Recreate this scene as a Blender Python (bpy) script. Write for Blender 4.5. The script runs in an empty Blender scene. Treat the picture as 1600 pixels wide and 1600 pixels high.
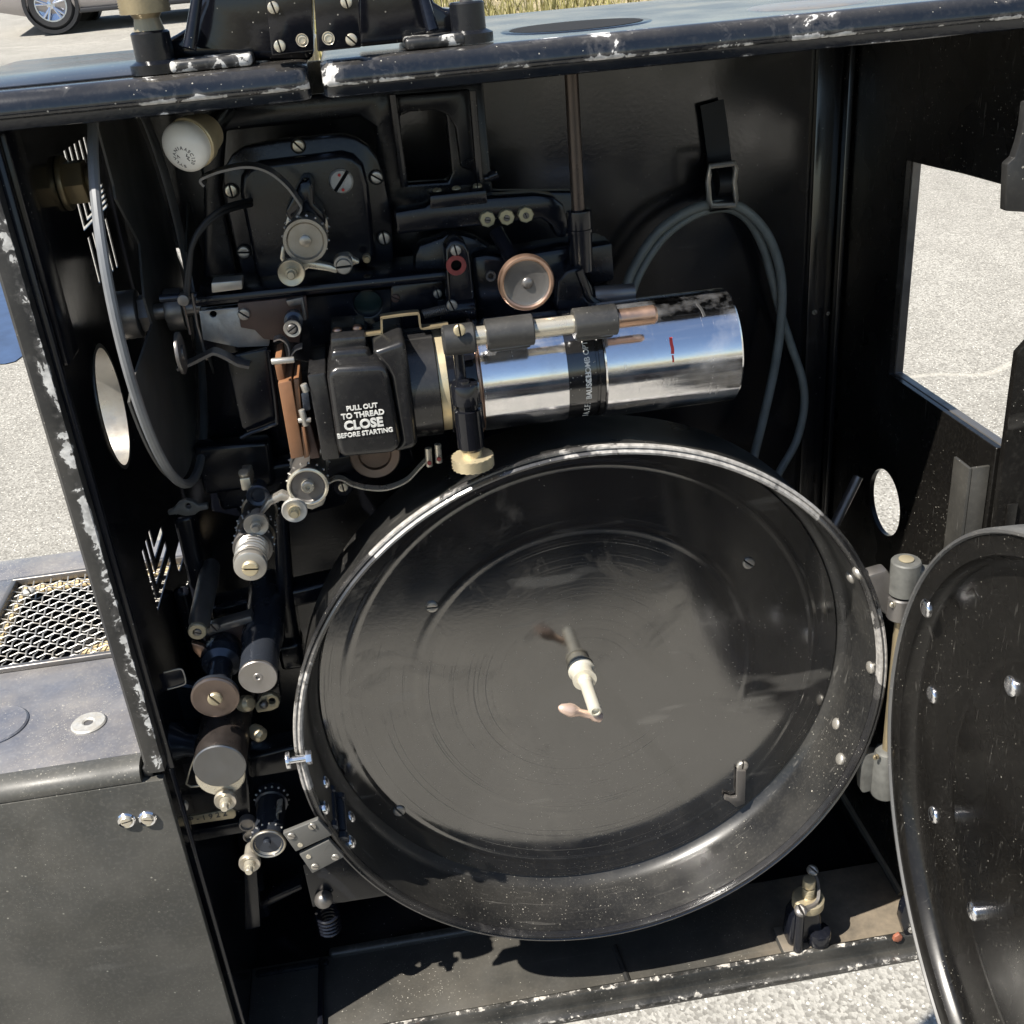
import bpy, bmesh, math, random
from math import sin, cos, pi, radians, hypot, atan2
from mathutils import Vector, Matrix
random.seed(7)
D = bpy.data
SC = bpy.context.scene
COL = SC.collection
V = Vector

# ------------------------------------------------------------------ camera
FPX, PITCH, YAW, ROLL = 1709.466, 0.473391747, 0.100445602, -0.0896084567
CAM = V((-0.09605, -0.53323, 0.42752))
FWD = V((sin(YAW)*cos(PITCH), cos(YAW)*cos(PITCH), -sin(PITCH)))
_r0 = V((cos(YAW), -sin(YAW), 0)); _u0 = _r0.cross(FWD)
RGT = _r0*cos(ROLL) + _u0*sin(ROLL)
UPV = -_r0*sin(ROLL) + _u0*cos(ROLL)
cam = D.cameras.new('camera'); cam_o = D.objects.new('camera', cam); COL.objects.link(cam_o)
cam.sensor_width = 36.0; cam.lens = 36.0*FPX/1600.0
cam.clip_start = 0.02; cam.clip_end = 600
cam_o.matrix_world = Matrix(((RGT.x, UPV.x, -FWD.x, CAM.x), (RGT.y, UPV.y, -FWD.y, CAM.y), (RGT.z, UPV.z, -FWD.z, CAM.z), (0, 0, 0, 1)))
SC.camera = cam_o

# ------------------------------------------------------------------ light
SUN_FROM = V((-1.0, -0.509, 1.63)).normalized()
w = D.worlds.new('World'); SC.world = w; w.use_nodes = True
nt = w.node_tree; nt.nodes.clear()
sky = nt.nodes.new('ShaderNodeTexSky'); sky.sky_type = 'NISHITA'; sky.sun_disc = False
sky.sun_elevation = math.asin(SUN_FROM.z); sky.sun_rotation = atan2(SUN_FROM.x, SUN_FROM.y)
sky.altitude = 50; sky.air_density = 1.0; sky.dust_density = 0.6; sky.ozone_density = 1.2
bg = nt.nodes.new('ShaderNodeBackground'); bg.inputs['Strength'].default_value = 0.072
wo = nt.nodes.new('ShaderNodeOutputWorld')
nt.links.new(sky.outputs[0], bg.inputs[0]); nt.links.new(bg.outputs[0], wo.inputs[0])
sl = D.lights.new('sun', 'SUN'); sl.energy = 5.0; sl.angle = radians(0.5); sl.color = (1.0, 0.945, 0.86)
so = D.objects.new('sun', sl); COL.objects.link(so); so.location = (-3, -2, 5)
so.rotation_euler = (-SUN_FROM).to_track_quat('-Z', 'Y').to_euler()
SC.view_settings.view_transform = 'Standard'; SC.view_settings.look = 'None'
SC.view_settings.exposure = 1.0; SC.view_settings.gamma = 1.0
SC.render.engine = 'CYCLES'
try:
    SC.cycles.max_bounces = 5; SC.cycles.glossy_bounces = 4; SC.cycles.diffuse_bounces = 3; SC.cycles.transmission_bounces = 1; SC.cycles.use_adaptive_sampling = True; SC.cycles.adaptive_threshold = 0.02
except Exception: pass

# ------------------------------------------------------------------ point helpers (picture position + real depth -> place)
def ray(px, py): return FWD + RGT*((px-800)/FPX) - UPV*((py-800)/FPX)
def at(px, py, Y):
    d = ray(px, py); return CAM + d*((Y-CAM.y)/d.y)
def atx(px, py, X):
    d = ray(px, py); return CAM + d*((X-CAM.x)/d.x)
def atz(px, py, Z):
    d = ray(px, py); return CAM + d*((Z-CAM.z)/d.z)
def mpp(p): return (V(p)-CAM).dot(FWD)/FPX      # metres per picture unit at a place

# ------------------------------------------------------------------ materials
MATS = {}
def newmat(name):
    m = D.materials.new(name); m.use_nodes = True; n = m.node_tree; n.nodes.clear()
    o = n.nodes.new('ShaderNodeOutputMaterial'); b = n.nodes.new('ShaderNodeBsdfPrincipled')
    n.links.new(b.outputs[0], o.inputs[0]); MATS[name] = m
    return m, n, b
def N(n, t, **kw):
    x = n.nodes.new(t)
    for k, v in kw.items(): setattr(x, k, v)
    return x
def L(n, a, b): n.links.new(a, b)
def noise(n, co, scale, detail=3, rough=0.55, dist=0):
    x = N(n, 'ShaderNodeTexNoise'); x.inputs['Scale'].default_value = scale; x.inputs['Detail'].default_value = detail
    x.inputs['Roughness'].default_value = rough; x.inputs['Distortion'].default_value = dist
    L(n, co, x.inputs['Vector']); return x.outputs['Fac']
def ramp(n, f, a, b, lo=0.0, hi=1.0):
    x = N(n, 'ShaderNodeMapRange'); x.inputs[1].default_value = a; x.inputs[2].default_value = b
    x.inputs[3].default_value = lo; x.inputs[4].default_value = hi; L(n, f, x.inputs[0]); return x.outputs[0]
def mth(n, op, a, b):
    x = N(n, 'ShaderNodeMath', operation=op)
    for i, s in enumerate((a, b)):
        if isinstance(s, (int, float)): x.inputs[i].default_value = s
        else: L(n, s, x.inputs[i])
    return x.outputs[0]
def mixc(n, f, a, b):
    x = N(n, 'ShaderNodeMix', data_type='RGBA')
    for idx, s in ((0, f), (6, a), (7, b)):
        if isinstance(s, (int, float)): x.inputs[idx].default_value = s
        elif isinstance(s, tuple): x.inputs[idx].default_value = s + (1,)
        else: L(n, s, x.inputs[idx])
    return x.outputs[2]
def coord(n):
    tc = N(n, 'ShaderNodeTexCoord'); g = N(n, 'ShaderNodeNewGeometry')
    return g.outputs['Position']          # world position: the scene stands still
def specks(n, co, scale, thr, prob):
    v = N(n, 'ShaderNodeTexVoronoi'); v.inputs['Scale'].default_value = scale; L(n, co, v.inputs['Vector'])
    sz = N(n, 'ShaderNodeSeparateColor'); L(n, v.outputs['Color'], sz.inputs[0])
    near = mth(n, 'LESS_THAN', v.outputs['Distance'], mth(n, 'MULTIPLY', sz.outputs[1], thr))
    pick = mth(n, 'LESS_THAN', sz.outputs[0], prob)
    return mth(n, 'MULTIPLY', near, pick)
def paint(name, base=(.008, .008, .009), rough=.16, ior=1.75, dust=.12, speck=.05, film=(.16, .15, .13), filmamt=.12,
          peel=.03, chips=0.0, chipcol=(.62, .61, .59), chipscale=70, up_dust=.0, rust=0.0, scratch=0.0, rings=0.0, patch=None):
    m, n, b = newmat(name); co = coord(n)
    ss = ramp(n, noise(n, co, 11, 2, .65), .42, .68, .05, 2.2)
    big = ramp(n, noise(n, co, 14, 3, .6), .42, .72)
    col = mixc(n, mth(n, 'MULTIPLY', big, filmamt), base, film)
    fine = ramp(n, noise(n, co, 420, 2), .5, .8, 0, dust*.35)
    col = mixc(n, fine, col, film)
    if up_dust:
        g = N(n, 'ShaderNodeNewGeometry'); sx = N(n, 'ShaderNodeSeparateXYZ'); L(n, g.outputs['Normal'], sx.inputs[0])
        u = ramp(n, sx.outputs[2], .5, .95, 0, up_dust)
        u = mth(n, 'MULTIPLY', u, ramp(n, noise(n, co, 22, 5, .65), .3, .7, .25, 1))
        col = mixc(n, u, col, (.36, .31, .24))
        if patch:
            px_ = N(n, 'ShaderNodeSeparateXYZ'); L(n, co, px_.inputs[0])
            pf_ = mth(n, 'MULTIPLY', ramp(n, mth(n, 'ADD', px_.outputs[0], mth(n, 'MULTIPLY', noise(n, co, 30, 4), .10)), patch[0]+.05, patch[1]+.05), ramp(n, sx.outputs[2], .5, .95))
            col = mixc(n, mth(n, 'MULTIPLY', pf_, ramp(n, noise(n, co, 60, 5, .7), .3, .65, .35, .85)), col, (.25, .205, .15))
    s = specks(n, co, 1300, .5, mth(n, 'MULTIPLY', ss, speck))
    s2 = specks(n, co, 520, .34, mth(n, 'MULTIPLY', ss, speck*.3))
    sp = mth(n, 'MAXIMUM', s, s2)
    col = mixc(n, mth(n, 'MULTIPLY', sp, ramp(n, noise(n, co, 900, 1), .3, .7, .3, 1)), col, (.36, .34, .29))
    rr = ramp(n, noise(n, co, 25, 2), .3, .75, rough*.75, rough*1.5)
    rr = mth(n, 'ADD', rr, mth(n, 'MULTIPLY', sp, .5))
    if scratch:
        mp = N(n, 'ShaderNodeMapping'); mp.inputs['Scale'].default_value = (12, 400, 60); mp.inputs['Rotation'].default_value = (.3, .5, .9); L(n, co, mp.inputs[0])
        sc = ramp(n, noise(n, mp.outputs[0], 1.0, 2), .66, .74, 0, scratch)
        col = mixc(n, sc, col, (.22, .21, .19)); rr = mth(n, 'ADD', rr, mth(n, 'MULTIPLY', sc, .3))
    if rings:
        vm = N(n, 'ShaderNodeVectorMath', operation='MULTIPLY'); vm.inputs[1].default_value = (1, 0, 1); L(n, co, vm.inputs[0])
        vl = N(n, 'ShaderNodeVectorMath', operation='LENGTH'); L(n, vm.outputs[0], vl.inputs[0])
        cx = N(n, 'ShaderNodeCombineXYZ'); L(n, mth(n, 'MULTIPLY', vl.outputs['Value'], 620), cx.inputs[0]); L(n, mth(n, 'MULTIPLY', noise(n, co, 5, 2), 2.5), cx.inputs[1])
        rg = mth(n, 'MULTIPLY', ramp(n, noise(n, cx.outputs[0], 1.0, 3, .7), .56, .74), ramp(n, noise(n, co, 10, 3), .40, .62))
        col = mixc(n, mth(n, 'MULTIPLY', rg, rings), col, (.07, .065, .055)); rr = mth(n, 'ADD', rr, mth(n, 'MULTIPLY', rg, rings*1.2))
        sm = ramp(n, noise(n, co, 16, 5, .7, 1.2), .55, .70, 0, rings*.9); rr = mth(n, 'ADD', rr, mth(n, 'MULTIPLY', sm, .5)); col = mixc(n, mth(n, 'MULTIPLY', sm, .2), col, (.06, .055, .05))
    bh = noise(n, co, 380, 2)
    if chips:
        at_ = N(n, 'ShaderNodeAttribute'); at_.attribute_name = 'wear'
        c1 = noise(n, co, chipscale, 5, .62, .5); c2 = noise(n, co, chipscale*.28, 2)
        f = mth(n, 'ADD', mth(n, 'MULTIPLY', c1, .62), mth(n, 'MULTIPLY', c2, .38))
        f = mth(n, 'ADD', f, mth(n, 'MULTIPLY', mth(n, 'SUBTRACT', at_.outputs['Fac'], 1.0), .40))
        ck = ramp(n, f, .62-chips, .635-chips)
        cc = mixc(n, ramp(n, noise(n, co, 260, 4), .35, .65), chipcol, tuple(c*.5 for c in chipcol))
        sf = ramp(n, mth(n, 'ADD', f, mth(n, 'MULTIPLY', noise(n, co, 500, 2), .06)), .57-chips, .66-chips, 0, .30)
        col = mixc(n, sf, col, (.20, .19, .18))
        col = mixc(n, ck, col, cc)
        rr = mth(n, 'ADD', rr, mth(n, 'MULTIPLY', ck, .4))
        bh = mth(n, 'SUBTRACT', mth(n, 'MULTIPLY', bh, .25), mth(n, 'MULTIPLY', ck, 1.2))
    if rust:
        rk = ramp(n, noise(n, co, 60, 4, .65), .64, .72, 0, rust); col = mixc(n, rk, col, (.20, .09, .05)); rr = mth(n, 'ADD', rr, mth(n, 'MULTIPLY', rk, .4))
    L(n, col, b.inputs['Base Color']); L(n, rr, b.inputs['Roughness']); b.inputs['IOR'].default_value = ior
    bp = N(n, 'ShaderNodeBump'); bp.inputs['Strength'].default_value = peel if not chips else .25; bp.inputs['Distance'].default_value = .0006
    L(n, bh, bp.inputs['Height']); L(n, bp.outputs[0], b.inputs['Normal'])
    return m
def metal(name, col, rough=.25, dirt=(.12, .10, .08), dirtamt=.35, brushed=0.0, dscale=45, metallic=1.0, bump=.05, stain=None):
    m, n, b = newmat(name); co = coord(n)
    d = ramp(n, noise(n, co, dscale, 5, .65), .45, .75, 0, dirtamt)
    c = mixc(n, d, col, dirt)
    if stain:
        c = mixc(n, ramp(n, noise(n, co, dscale*.5, 3), .5, .62, 0, stain[1]), c, stain[0])
    L(n, c, b.inputs['Base Color'])
    L(n, ramp(n, noise(n, co, dscale*3, 3), .3, .7, rough*.8, rough*1.25+.04*dirtamt), b.inputs['Roughness'])
    L(n, ramp(n, d, 0, 1, metallic, metallic*.35), b.inputs['Metallic'])
    if brushed:
        mp = N(n, 'ShaderNodeMapping'); mp.inputs['Scale'].default_value = (25, 500, 500); mp.inputs['Rotation'].default_value = (0, .25, .12); L(n, co, mp.inputs[0])
        mp2 = N(n, 'ShaderNodeMapping'); mp2.inputs['Scale'].default_value = (700, 60, 60); mp2.inputs['Rotation'].default_value = (0, .1, .3); L(n, co, mp2.inputs[0])
        r1 = ramp(n, noise(n, mp.outputs[0], 1, 3, .6), .45, .8, rough, rough+brushed); r2 = ramp(n, noise(n, mp2.outputs[0], 1, 3), .62, .75, 0, brushed)
        sm_ = ramp(n, noise(n, co, 40, 5, .7, .8), .5, .75, 0, brushed*.8)
        L(n, mth(n, 'ADD', r1, mth(n, 'ADD', r2, sm_)), b.inputs['Roughness'])
    bp = N(n, 'ShaderNodeBump'); bp.inputs['Strength'].default_value = bump; bp.inputs['Distance'].default_value = .0004
    L(n, noise(n, co, 700, 3), bp.inputs['Height']); L(n, bp.outputs[0], b.inputs['Normal'])
    return m
def plain(name, col, rough=.5, metallic=0.0, ior=1.5, var=.15, sc=60):
    m, n, b = newmat(name); co = coord(n)
    L(n, mixc(n, ramp(n, noise(n, co, sc, 4), .3, .7, 0, 1), tuple(c*(1-var) for c in col), tuple(min(1, c*(1+var)) for c in col)), b.inputs['Base Color'])
    b.inputs['Roughness'].default_value = rough; b.inputs['Metallic'].default_value = metallic; b.inputs['IOR'].default_value = ior
    return m

GLOSS = paint('black_gloss_enamel', base=(.005, .0055, .008), rough=.10, ior=1.5, dust=.06, speck=.008, filmamt=.02, peel=.04, scratch=.06)
WALL = paint('black_wall_paint', base=(.005, .0055, .008), rough=.17, ior=1.8, dust=.05, speck=.003, filmamt=.03, peel=.05, scratch=.10)
CAST = paint('black_cast_enamel', base=(.005, .006, .010), rough=.20, ior=1.45, dust=.08, speck=.008, filmamt=.03, peel=.08)
CASTW = paint('black_cast_worn', base=(.006, .007, .010), rough=.24, ior=1.45, dust=.1, speck=.012, filmamt=.05, peel=.08, chips=.03, chipcol=(.5, .48, .44))
CHIP = paint('black_chipped_enamel', base=(.006, .008, .012), rough=.15, ior=1.6, dust=.2, speck=.02, filmamt=.05, chips=.106, chipcol=(.64, .63, .61), chipscale=80, up_dust=.12, scratch=.15)
CHIPJ = paint('black_chipped_jamb', base=(.018, .018, .018), rough=.36, ior=1.5, dust=.2, speck=.02, filmamt=.2, chips=.125, chipcol=(.62, .61, .58), chipscale=150, scratch=.15)
RAILP = paint('black_chipped_rail', base=(.016, .016, .015), rough=.34, ior=1.5, dust=.3, speck=.03, filmamt=.30, chips=.09, chipcol=(.50, .47, .42), chipscale=170, rust=.2, scratch=.15)
SATIN = paint('black_satin_dusty', base=(.052, .051, .045), rough=.45, ior=1.55, dust=1.0, speck=.08, filmamt=.42, peel=.08, scratch=.15)
DUSTY = paint('black_dusty_floor', base=(.026, .027, .026), rough=.36, ior=1.55, dust=.3, speck=.06, filmamt=.22, up_dust=.10, rust=.06, scratch=.1, patch=(.10, .19))
BOXTOP = paint('box_top_dusty', base=(.055, .070, .105), rough=.28, ior=1.7, dust=.8, speck=.30, film=(.30, .30, .31), filmamt=.6, up_dust=.42)
LIDP = paint('black_lid_dusty', base=(.006, .0055, .005), rough=.25, ior=1.4, dust=.15, speck=.026, filmamt=.02, scratch=.14)
DRUMP = paint('black_drum_dusty', base=(.012, .012, .012), rough=.32, ior=1.5, dust=.3, speck=.04, filmamt=.16, scratch=.22, rings=.0)
HOUS = paint('satin_black_housing', base=(.010, .010, .011), rough=.24, ior=1.55, dust=.15, speck=.012, filmamt=.08, peel=.08, scratch=.08)
HOUSW = paint('satin_black_sleeve', base=(.020, .020, .020), rough=.36, ior=1.55, dust=.3, speck=.04, filmamt=.25, peel=.15, chips=.02, chipcol=(.55, .53, .48), chipscale=150)
GREYS = paint('grey_satin_plate', base=(.085, .084, .078), rough=.36, ior=1.6, dust=.2, speck=.01, filmamt=.1)
CHROME = metal('chrome', (.86, .86, .88), .085, dirt=(.50, .50, .50), dirtamt=.30, bump=.05, dscale=30, brushed=.16)
NICKEL = metal('nickel', (.64, .59, .48), .28, dirt=(.26, .20, .13), dirtamt=.6, metallic=.7)
STEEL = metal('dull_steel', (.42, .40, .36), .34, dirt=(.17, .13, .09), dirtamt=.6, metallic=.7)
DSTEEL = metal('dark_steel', (.20, .19, .18), .36, dirt=(.09, .07, .055), dirtamt=.5, metallic=.75)
BLUED = metal('blued_steel', (.05, .058, .075), .22, dirt=(.03, .03, .03), dirtamt=.4, metallic=.6)
BRASS = metal('brass', (.68, .58, .38), .34, dirt=(.30, .23, .13), dirtamt=.5, metallic=.65)
OLDBRASS = metal('tarnished_brass', (.38, .31, .19), .38, dirt=(.15, .12, .08), dirtamt=.6, metallic=.7)
COPPER = metal('worn_copper_rim', (.55, .36, .26), .34, dirt=(.22, .14, .10), dirtamt=.5)
BROWN = plain('brown_fibre', (.20, .095, .045), .42, var=.22, ior=1.55)
RUSTB = plain('dark_brown_plate', (.07, .038, .028), .45, var=.25)
GALV = metal('galvanised_plate', (.40, .40, .39), .45, dirt=(.22, .19, .15), dirtamt=.6, dscale=90, metallic=.75, bump=.3)
ZINC = plain('zinc_casting', (.13, .13, .12), .55, .3, var=.25, sc=140)
CREAM = plain('aged_brass_tab', (.42, .36, .24), .38, .5, var=.2)
PORC = plain('white_bulb_glass', (.78, .76, .70), .28, ior=1.5, var=.03)
REDP = plain('red_paint_ring', (.23, .04, .035), .5, var=.3, sc=200)
REDM = plain('red_paint_mark', (.55, .04, .03), .5, var=.2, sc=200)
DARKM = plain('dark_scuff', (.03, .03, .03), .5)
INK = plain('dark_ink', (.06, .055, .05), .6)
WLET = plain('white_lettering', (.60, .59, .55), .5, var=.2, sc=300)
RUBBER = plain('grey_cable_rubber', (.22, .23, .21), .5, var=.15)
BRUB = plain('black_rubber', (.012, .012, .012), .55)
STRAP = plain('black_leather_strap', (.010, .010, .011), .5, var=.3)
MESHW = metal('mesh_wire', (.30, .295, .28), .4, dirt=(.30, .24, .15), dirtamt=.6, dscale=30, metallic=.35)
SAND = plain('sand_dust', (.52, .40, .22), .95, var=.25, sc=200)
VOID = plain('recess_shade_black', (.004, .004, .004), .9)  # flat black painted in for the shade of slots, seats, bores and wells
CORRODED = metal('corroded_disc', (.46, .45, .42), .5, dirt=(.26, .22, .16), dirtamt=.7, dscale=120, metallic=.45, bump=.4)
ORANGE = plain('orange_grease', (.26, .09, .05), .6, var=.25, sc=200)

# ------------------------------------------------------------------ mesh helpers (geometry in world metres)
def finish(bm, ang=35):
    bmesh.ops.remove_doubles(bm, verts=bm.verts, dist=1e-6)
    bmesh.ops.recalc_face_normals(bm, faces=bm.faces)
def obj(name, bm, mat, parent=None, ang=32, flat=False, norm=True):
    if norm: bmesh.ops.recalc_face_normals(bm, faces=bm.faces)
    vs = [v.co for v in bm.verts]
    lo = V((min(v.x for v in vs), min(v.y for v in vs), min(v.z for v in vs)))
    hi = V((max(v.x for v in vs), max(v.y for v in vs), max(v.z for v in vs)))
    c = (lo+hi)/2
    if parent is None: c.z = lo.z
    bmesh.ops.translate(bm, verts=bm.verts, vec=-c)
    me = D.meshes.new(name); bm.to_mesh(me); bm.free()
    mats = mat if isinstance(mat, (list, tuple)) else [mat]
    for mm in mats: me.materials.append(mm)
    if not flat:
        me.polygons.foreach_set('use_smooth', [True]*len(me.polygons)); me.set_sharp_from_angle(angle=radians(ang))
    o = D.objects.new(name, me); COL.objects.link(o)
    put(o, c, parent); return o
def wloc(o):
    p = V((0, 0, 0))
    while o is not None: p += o.location; o = o.parent
    return p
def put(o, c, parent):
    if parent is not None: o.parent = parent; o.location = V(c)-wloc(parent)
    else: o.location = c
def tag(o, label, cat, group=None, kind=None):
    if label: o['label'] = label
    if cat: o['category'] = cat
    if group: o['group'] = group
    if kind: o['kind'] = kind
    return o
def thing(name, loc, label, cat, group=None):
    o = D.objects.new(name, None); COL.objects.link(o); o.location = loc; o.empty_display_size = .02
    return tag(o, label, cat, group)
def frame(p, d):
    d = V(d).normalized(); q = d.to_track_quat('Z', 'Y'); return Matrix.Translation(V(p)) @ q.to_matrix().to_4x4()
BACK = (0, 1, 0)
def lathe(bm, p, d, prof, seg=36, mi=0):
    """prof: (radius, distance along d)"""
    M = frame(p, d); rings = []
    for r, h in prof:
        if r < 1e-7: rings.append([bm.verts.new(M @ V((0, 0, h)))])
        else: rings.append([bm.verts.new(M @ V((r*cos(2*pi*i/seg), r*sin(2*pi*i/seg), h))) for i in range(seg)])
    for a, b in zip(rings, rings[1:]):
        for i in range(seg):
            j = (i+1) % seg
            if len(a) == 1 and len(b) == 1: continue
            if len(a) == 1: f = bm.faces.new((a[0], b[i], b[j]))
            elif len(b) == 1: f = bm.faces.new((a[i], a[j], b[0]))
            else: f = bm.faces.new((a[i], a[j], b[j], b[i]))
            f.material_index = mi
    return bm
def cylp(r, h, bev=0.0, r2=None):
    r2 = r if r2 is None else r2; b = min(bev, r*.5, h*.4, r2*.5)
    if b <= 0: return [(0, 0), (r, 0), (r2, h), (0, h)]
    return [(0, 0), (r-b, 0), (r-b*.3, b*.3), (r, b), (r2, h-b), (r2-b*.3, h-b*.3), (r2-b, h), (0, h)]
def cyl(bm, p, d, r, h, seg=28, bev=0.0, r2=None): return lathe(bm, p, d, cylp(r, h, bev, r2), seg)
def rod(bm, a, b, r, seg=20, bev=0.0, r2=None): a = V(a); b = V(b); return cyl(bm, a, b-a, r, (b-a).length, seg, bev, r2)
def bevel(bm, faces_or_all, w, seg=2, amin=30):
    es = [e for e in bm.edges if len(e.link_faces) == 2 and e.calc_face_angle(0) > radians(amin)]
    if es and w > 0: bmesh.ops.bevel(bm, geom=es, offset=w, segments=seg, affect='EDGES', profile=.5, clamp_overlap=True)
def merge(bm, other):
    me = D.meshes.new('tmp'); other.to_mesh(me); other.free(); bm.from_mesh(me); D.meshes.remove(me); return bm
def box(bm, lo, hi, bev=0.0, seg=2, rot=None):
    t = bmesh.new(); lo = V(lo); hi = V(hi)
    bmesh.ops.create_cube(t, size=1.0); s = hi-lo; c = (lo+hi)/2
    for v in t.verts: v.co = V((v.co.x*s.x, v.co.y*s.y, v.co.z*s.z))
    if bev: bevel(t, None, bev, seg)
    M = Matrix.Translation(c) @ (rot.to_4x4() if rot else Matrix())
    bmesh.ops.transform(t, matrix=M, verts=t.verts); return merge(bm, t)
def plate(bm, outer, holes, off, mapf, bev=0.0, seg=2):
    """outer/holes: 2D loops; mapf(u,v)->world; off: extrusion vector"""
    t = bmesh.new()
    def loop(pts):
        vs = [t.verts.new(mapf(u, v)) for u, v in pts]
        return [t.edges.new((vs[i], vs[(i+1) % len(vs)])) for i in range(len(vs))]
    es = loop(outer)
    for h in holes: es += loop(h)
    if holes: bmesh.ops.triangle_fill(t, use_beauty=True, use_dissolve=False, edges=es)
    else: t.faces.new([v for v in t.verts])
    r = bmesh.ops.extrude_face_region(t, geom=list(t.faces))
    bmesh.ops.translate(t, vec=V(off), verts=[g for g in r['geom'] if isinstance(g, bmesh.types.BMVert)])
    bmesh.ops.recalc_face_normals(t, faces=t.faces)
    if bev: bevel(t, None, bev, seg, 40)
    return merge(bm, t)
def circ(cu, cv, r, n=32, rv=None): return [(cu+r*cos(2*pi*i/n), cv+(rv or r)*sin(2*pi*i/n)) for i in range(n)]
def rrect(u0, v0, u1, v1, r, n=5):
    out = []
    for cx, cy, a in ((u1-r, v1-r, 0), (u0+r, v1-r, 90), (u0+r, v0+r, 180), (u1-r, v0+r, 270)):
        for i in range(n+1):
            t = radians(a+90*i/n); out.append((cx+r*cos(t), cy+r*sin(t)))
    return out
def pxplate(bm, pts, Y, th, bev=.0006, holes=(), seg=2):
    """outline in picture positions standing at depth Y, thickness th going back"""
    P2 = [(at(a, b, Y).x, at(a, b, Y).z) for a, b in pts]
    H = []
    for h in holes: H.append([(at(a, b, Y).x, at(a, b, Y).z) for a, b in h])
    return plate(bm, P2, H, (0, th, 0), lambda u, v: V((u, Y, v)), bev, seg)
def smooth_pts(pts, n=8):
    pts = [V(p) for p in pts]; out = []
    for i in range(len(pts)-1):
        p0 = pts[max(i-1, 0)]; p1 = pts[i]; p2 = pts[i+1]; p3 = pts[min(i+2, len(pts)-1)]
        for k in range(n):
            t = k/n
            out.append(.5*((2*p1)+(-p0+p2)*t+(2*p0-5*p1+4*p2-p3)*t*t+(-p0+3*p1-3*p2+p3)*t**3))
    out.append(pts[-1]); return out
def sweep(bm, pts, prof, caps=True, closed=False, up=None):
    """prof: 2D section points swept along pts"""
    pts = [V(p) for p in pts]; n = len(pts); rings = []
    nrm = None
    for i, p in enumerate(pts):
        a = pts[i-1] if (i > 0 or closed) else pts[0]; b = pts[(i+1) % n] if (i < n-1 or closed) else pts[-1]
        t = (b-a).normalized()
        if up is not None: nrm = (V(up)-t*V(up).dot(t)).normalized()
        elif nrm is None:
            u = V((0, 0, 1)) if abs(t.z) < .9 else V((1, 0, 0)); nrm = (u-t*u.dot(t)).normalized()
        else: nrm = (nrm-t*nrm.dot(t)).normalized()
        bn = t.cross(nrm)
        rings.append([bm.verts.new(p+nrm*x+bn*y) for x, y in prof])
    m = len(prof)
    for k in range(n if closed else n-1):
        a = rings[k]; b = rings[(k+1) % n]
        for i in range(m): bm.faces.new((a[i], a[(i+1) % m], b[(i+1) % m], b[i]))
    if caps and not closed: bm.faces.new(rings[0]); bm.faces.new(rings[-1])
    return bm
def tube(bm, pts, r, seg=10, sm=8, closed=False, caps=True):
    if sm: pts = smooth_pts(pts, sm)
    return sweep(bm, pts, [(r*cos(2*pi*i/seg), r*sin(2*pi*i/seg)) for i in range(seg)], caps, closed)
def ribbon(bm, pts, thick, width, sm=8, up=(0, 1, 0)):
    if sm: pts = smooth_pts(pts, sm)
    a, b = width/2, thick/2
    return sweep(bm, pts, [(-a, -b), (a, -b), (a, b), (-a, b)], True, False, up)
def helix(c, d, r, pitch, turns, n=14):
    M = frame(c, d); return [M @ V((r*cos(2*pi*i/n), r*sin(2*pi*i/n), pitch*i/n)) for i in range(int(turns*n)+1)]
def wear_set(bm, fn):
    lay = bm.verts.layers.float.get('wear') or bm.verts.layers.float.new('wear')
    for v in bm.verts: v[lay] = fn(v.co)
    return bm
def turn(name, px, py, Y, prof, mat, parent, seg=36):
    """turned part facing the viewer; prof (radius, depth) in picture units at its place, depth counted back from Y"""
    p = at(px, py, Y); k = mpp(p); bm = bmesh.new()
    lathe(bm, p, BACK, [(r*k, h*k) for r, h in prof], seg); return obj(name, bm, mat, parent)
# screws: shared mesh per metal, radius 1, axis -y, slot along x
SCREW = {}
def screw_mesh(mat, dome=.22):
    key = (mat.name, dome)
    if key in SCREW: return SCREW[key]
    bm = bmesh.new(); g = .15; n = 14
    for s in (1, -1):
        a0 = math.asin(g)
        arc = [(cos(a0+(pi-2*a0)*i/n), s*sin(a0+(pi-2*a0)*i/n)) for i in range(n+1)]
        top = [bm.verts.new((x*.86, -.34-dome*(1-(x*x+z*z)*.6)+dome*.4, z*.86 if abs(z) > g*1.2 else s*g)) for x, z in arc]
        mid = [bm.verts.new((x, -.16, z)) for x, z in arc]; bot = [bm.verts.new((x, .25, z)) for x, z in arc]
        for A, B in ((top, mid), (mid, bot)):
            for i in range(n): bm.faces.new((A[i], A[i+1], B[i+1], B[i]))
            bm.faces.new((A[0], B[0], B[-1], A[-1]))
        c = bm.verts.new((0, -.34-dome*.6, s*.42))
        for i in range(n): bm.faces.new((top[i], top[i+1], c))
        bm.faces.new((top[-1], top[0], c))
    r = bmesh.ops.create_circle(bm, cap_ends=True, radius=.97, segments=20, matrix=Matrix.Translation((0, .02, 0)) @ Matrix.Rotation(pi/2, 4, 'X'))
    for f in bm.faces:
        if len(f.verts) > 10: f.material_index = 1
    bmesh.ops.recalc_face_normals(bm, faces=bm.faces)
    me = D.meshes.new('screw'); bm.to_mesh(me); bm.free(); me.materials.append(mat); me.materials.append(VOID)
    me.polygons.foreach_set('use_smooth', [True]*len(me.polygons)); me.set_sharp_from_angle(angle=radians(35))
    SCREW[key] = me; return me
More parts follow.
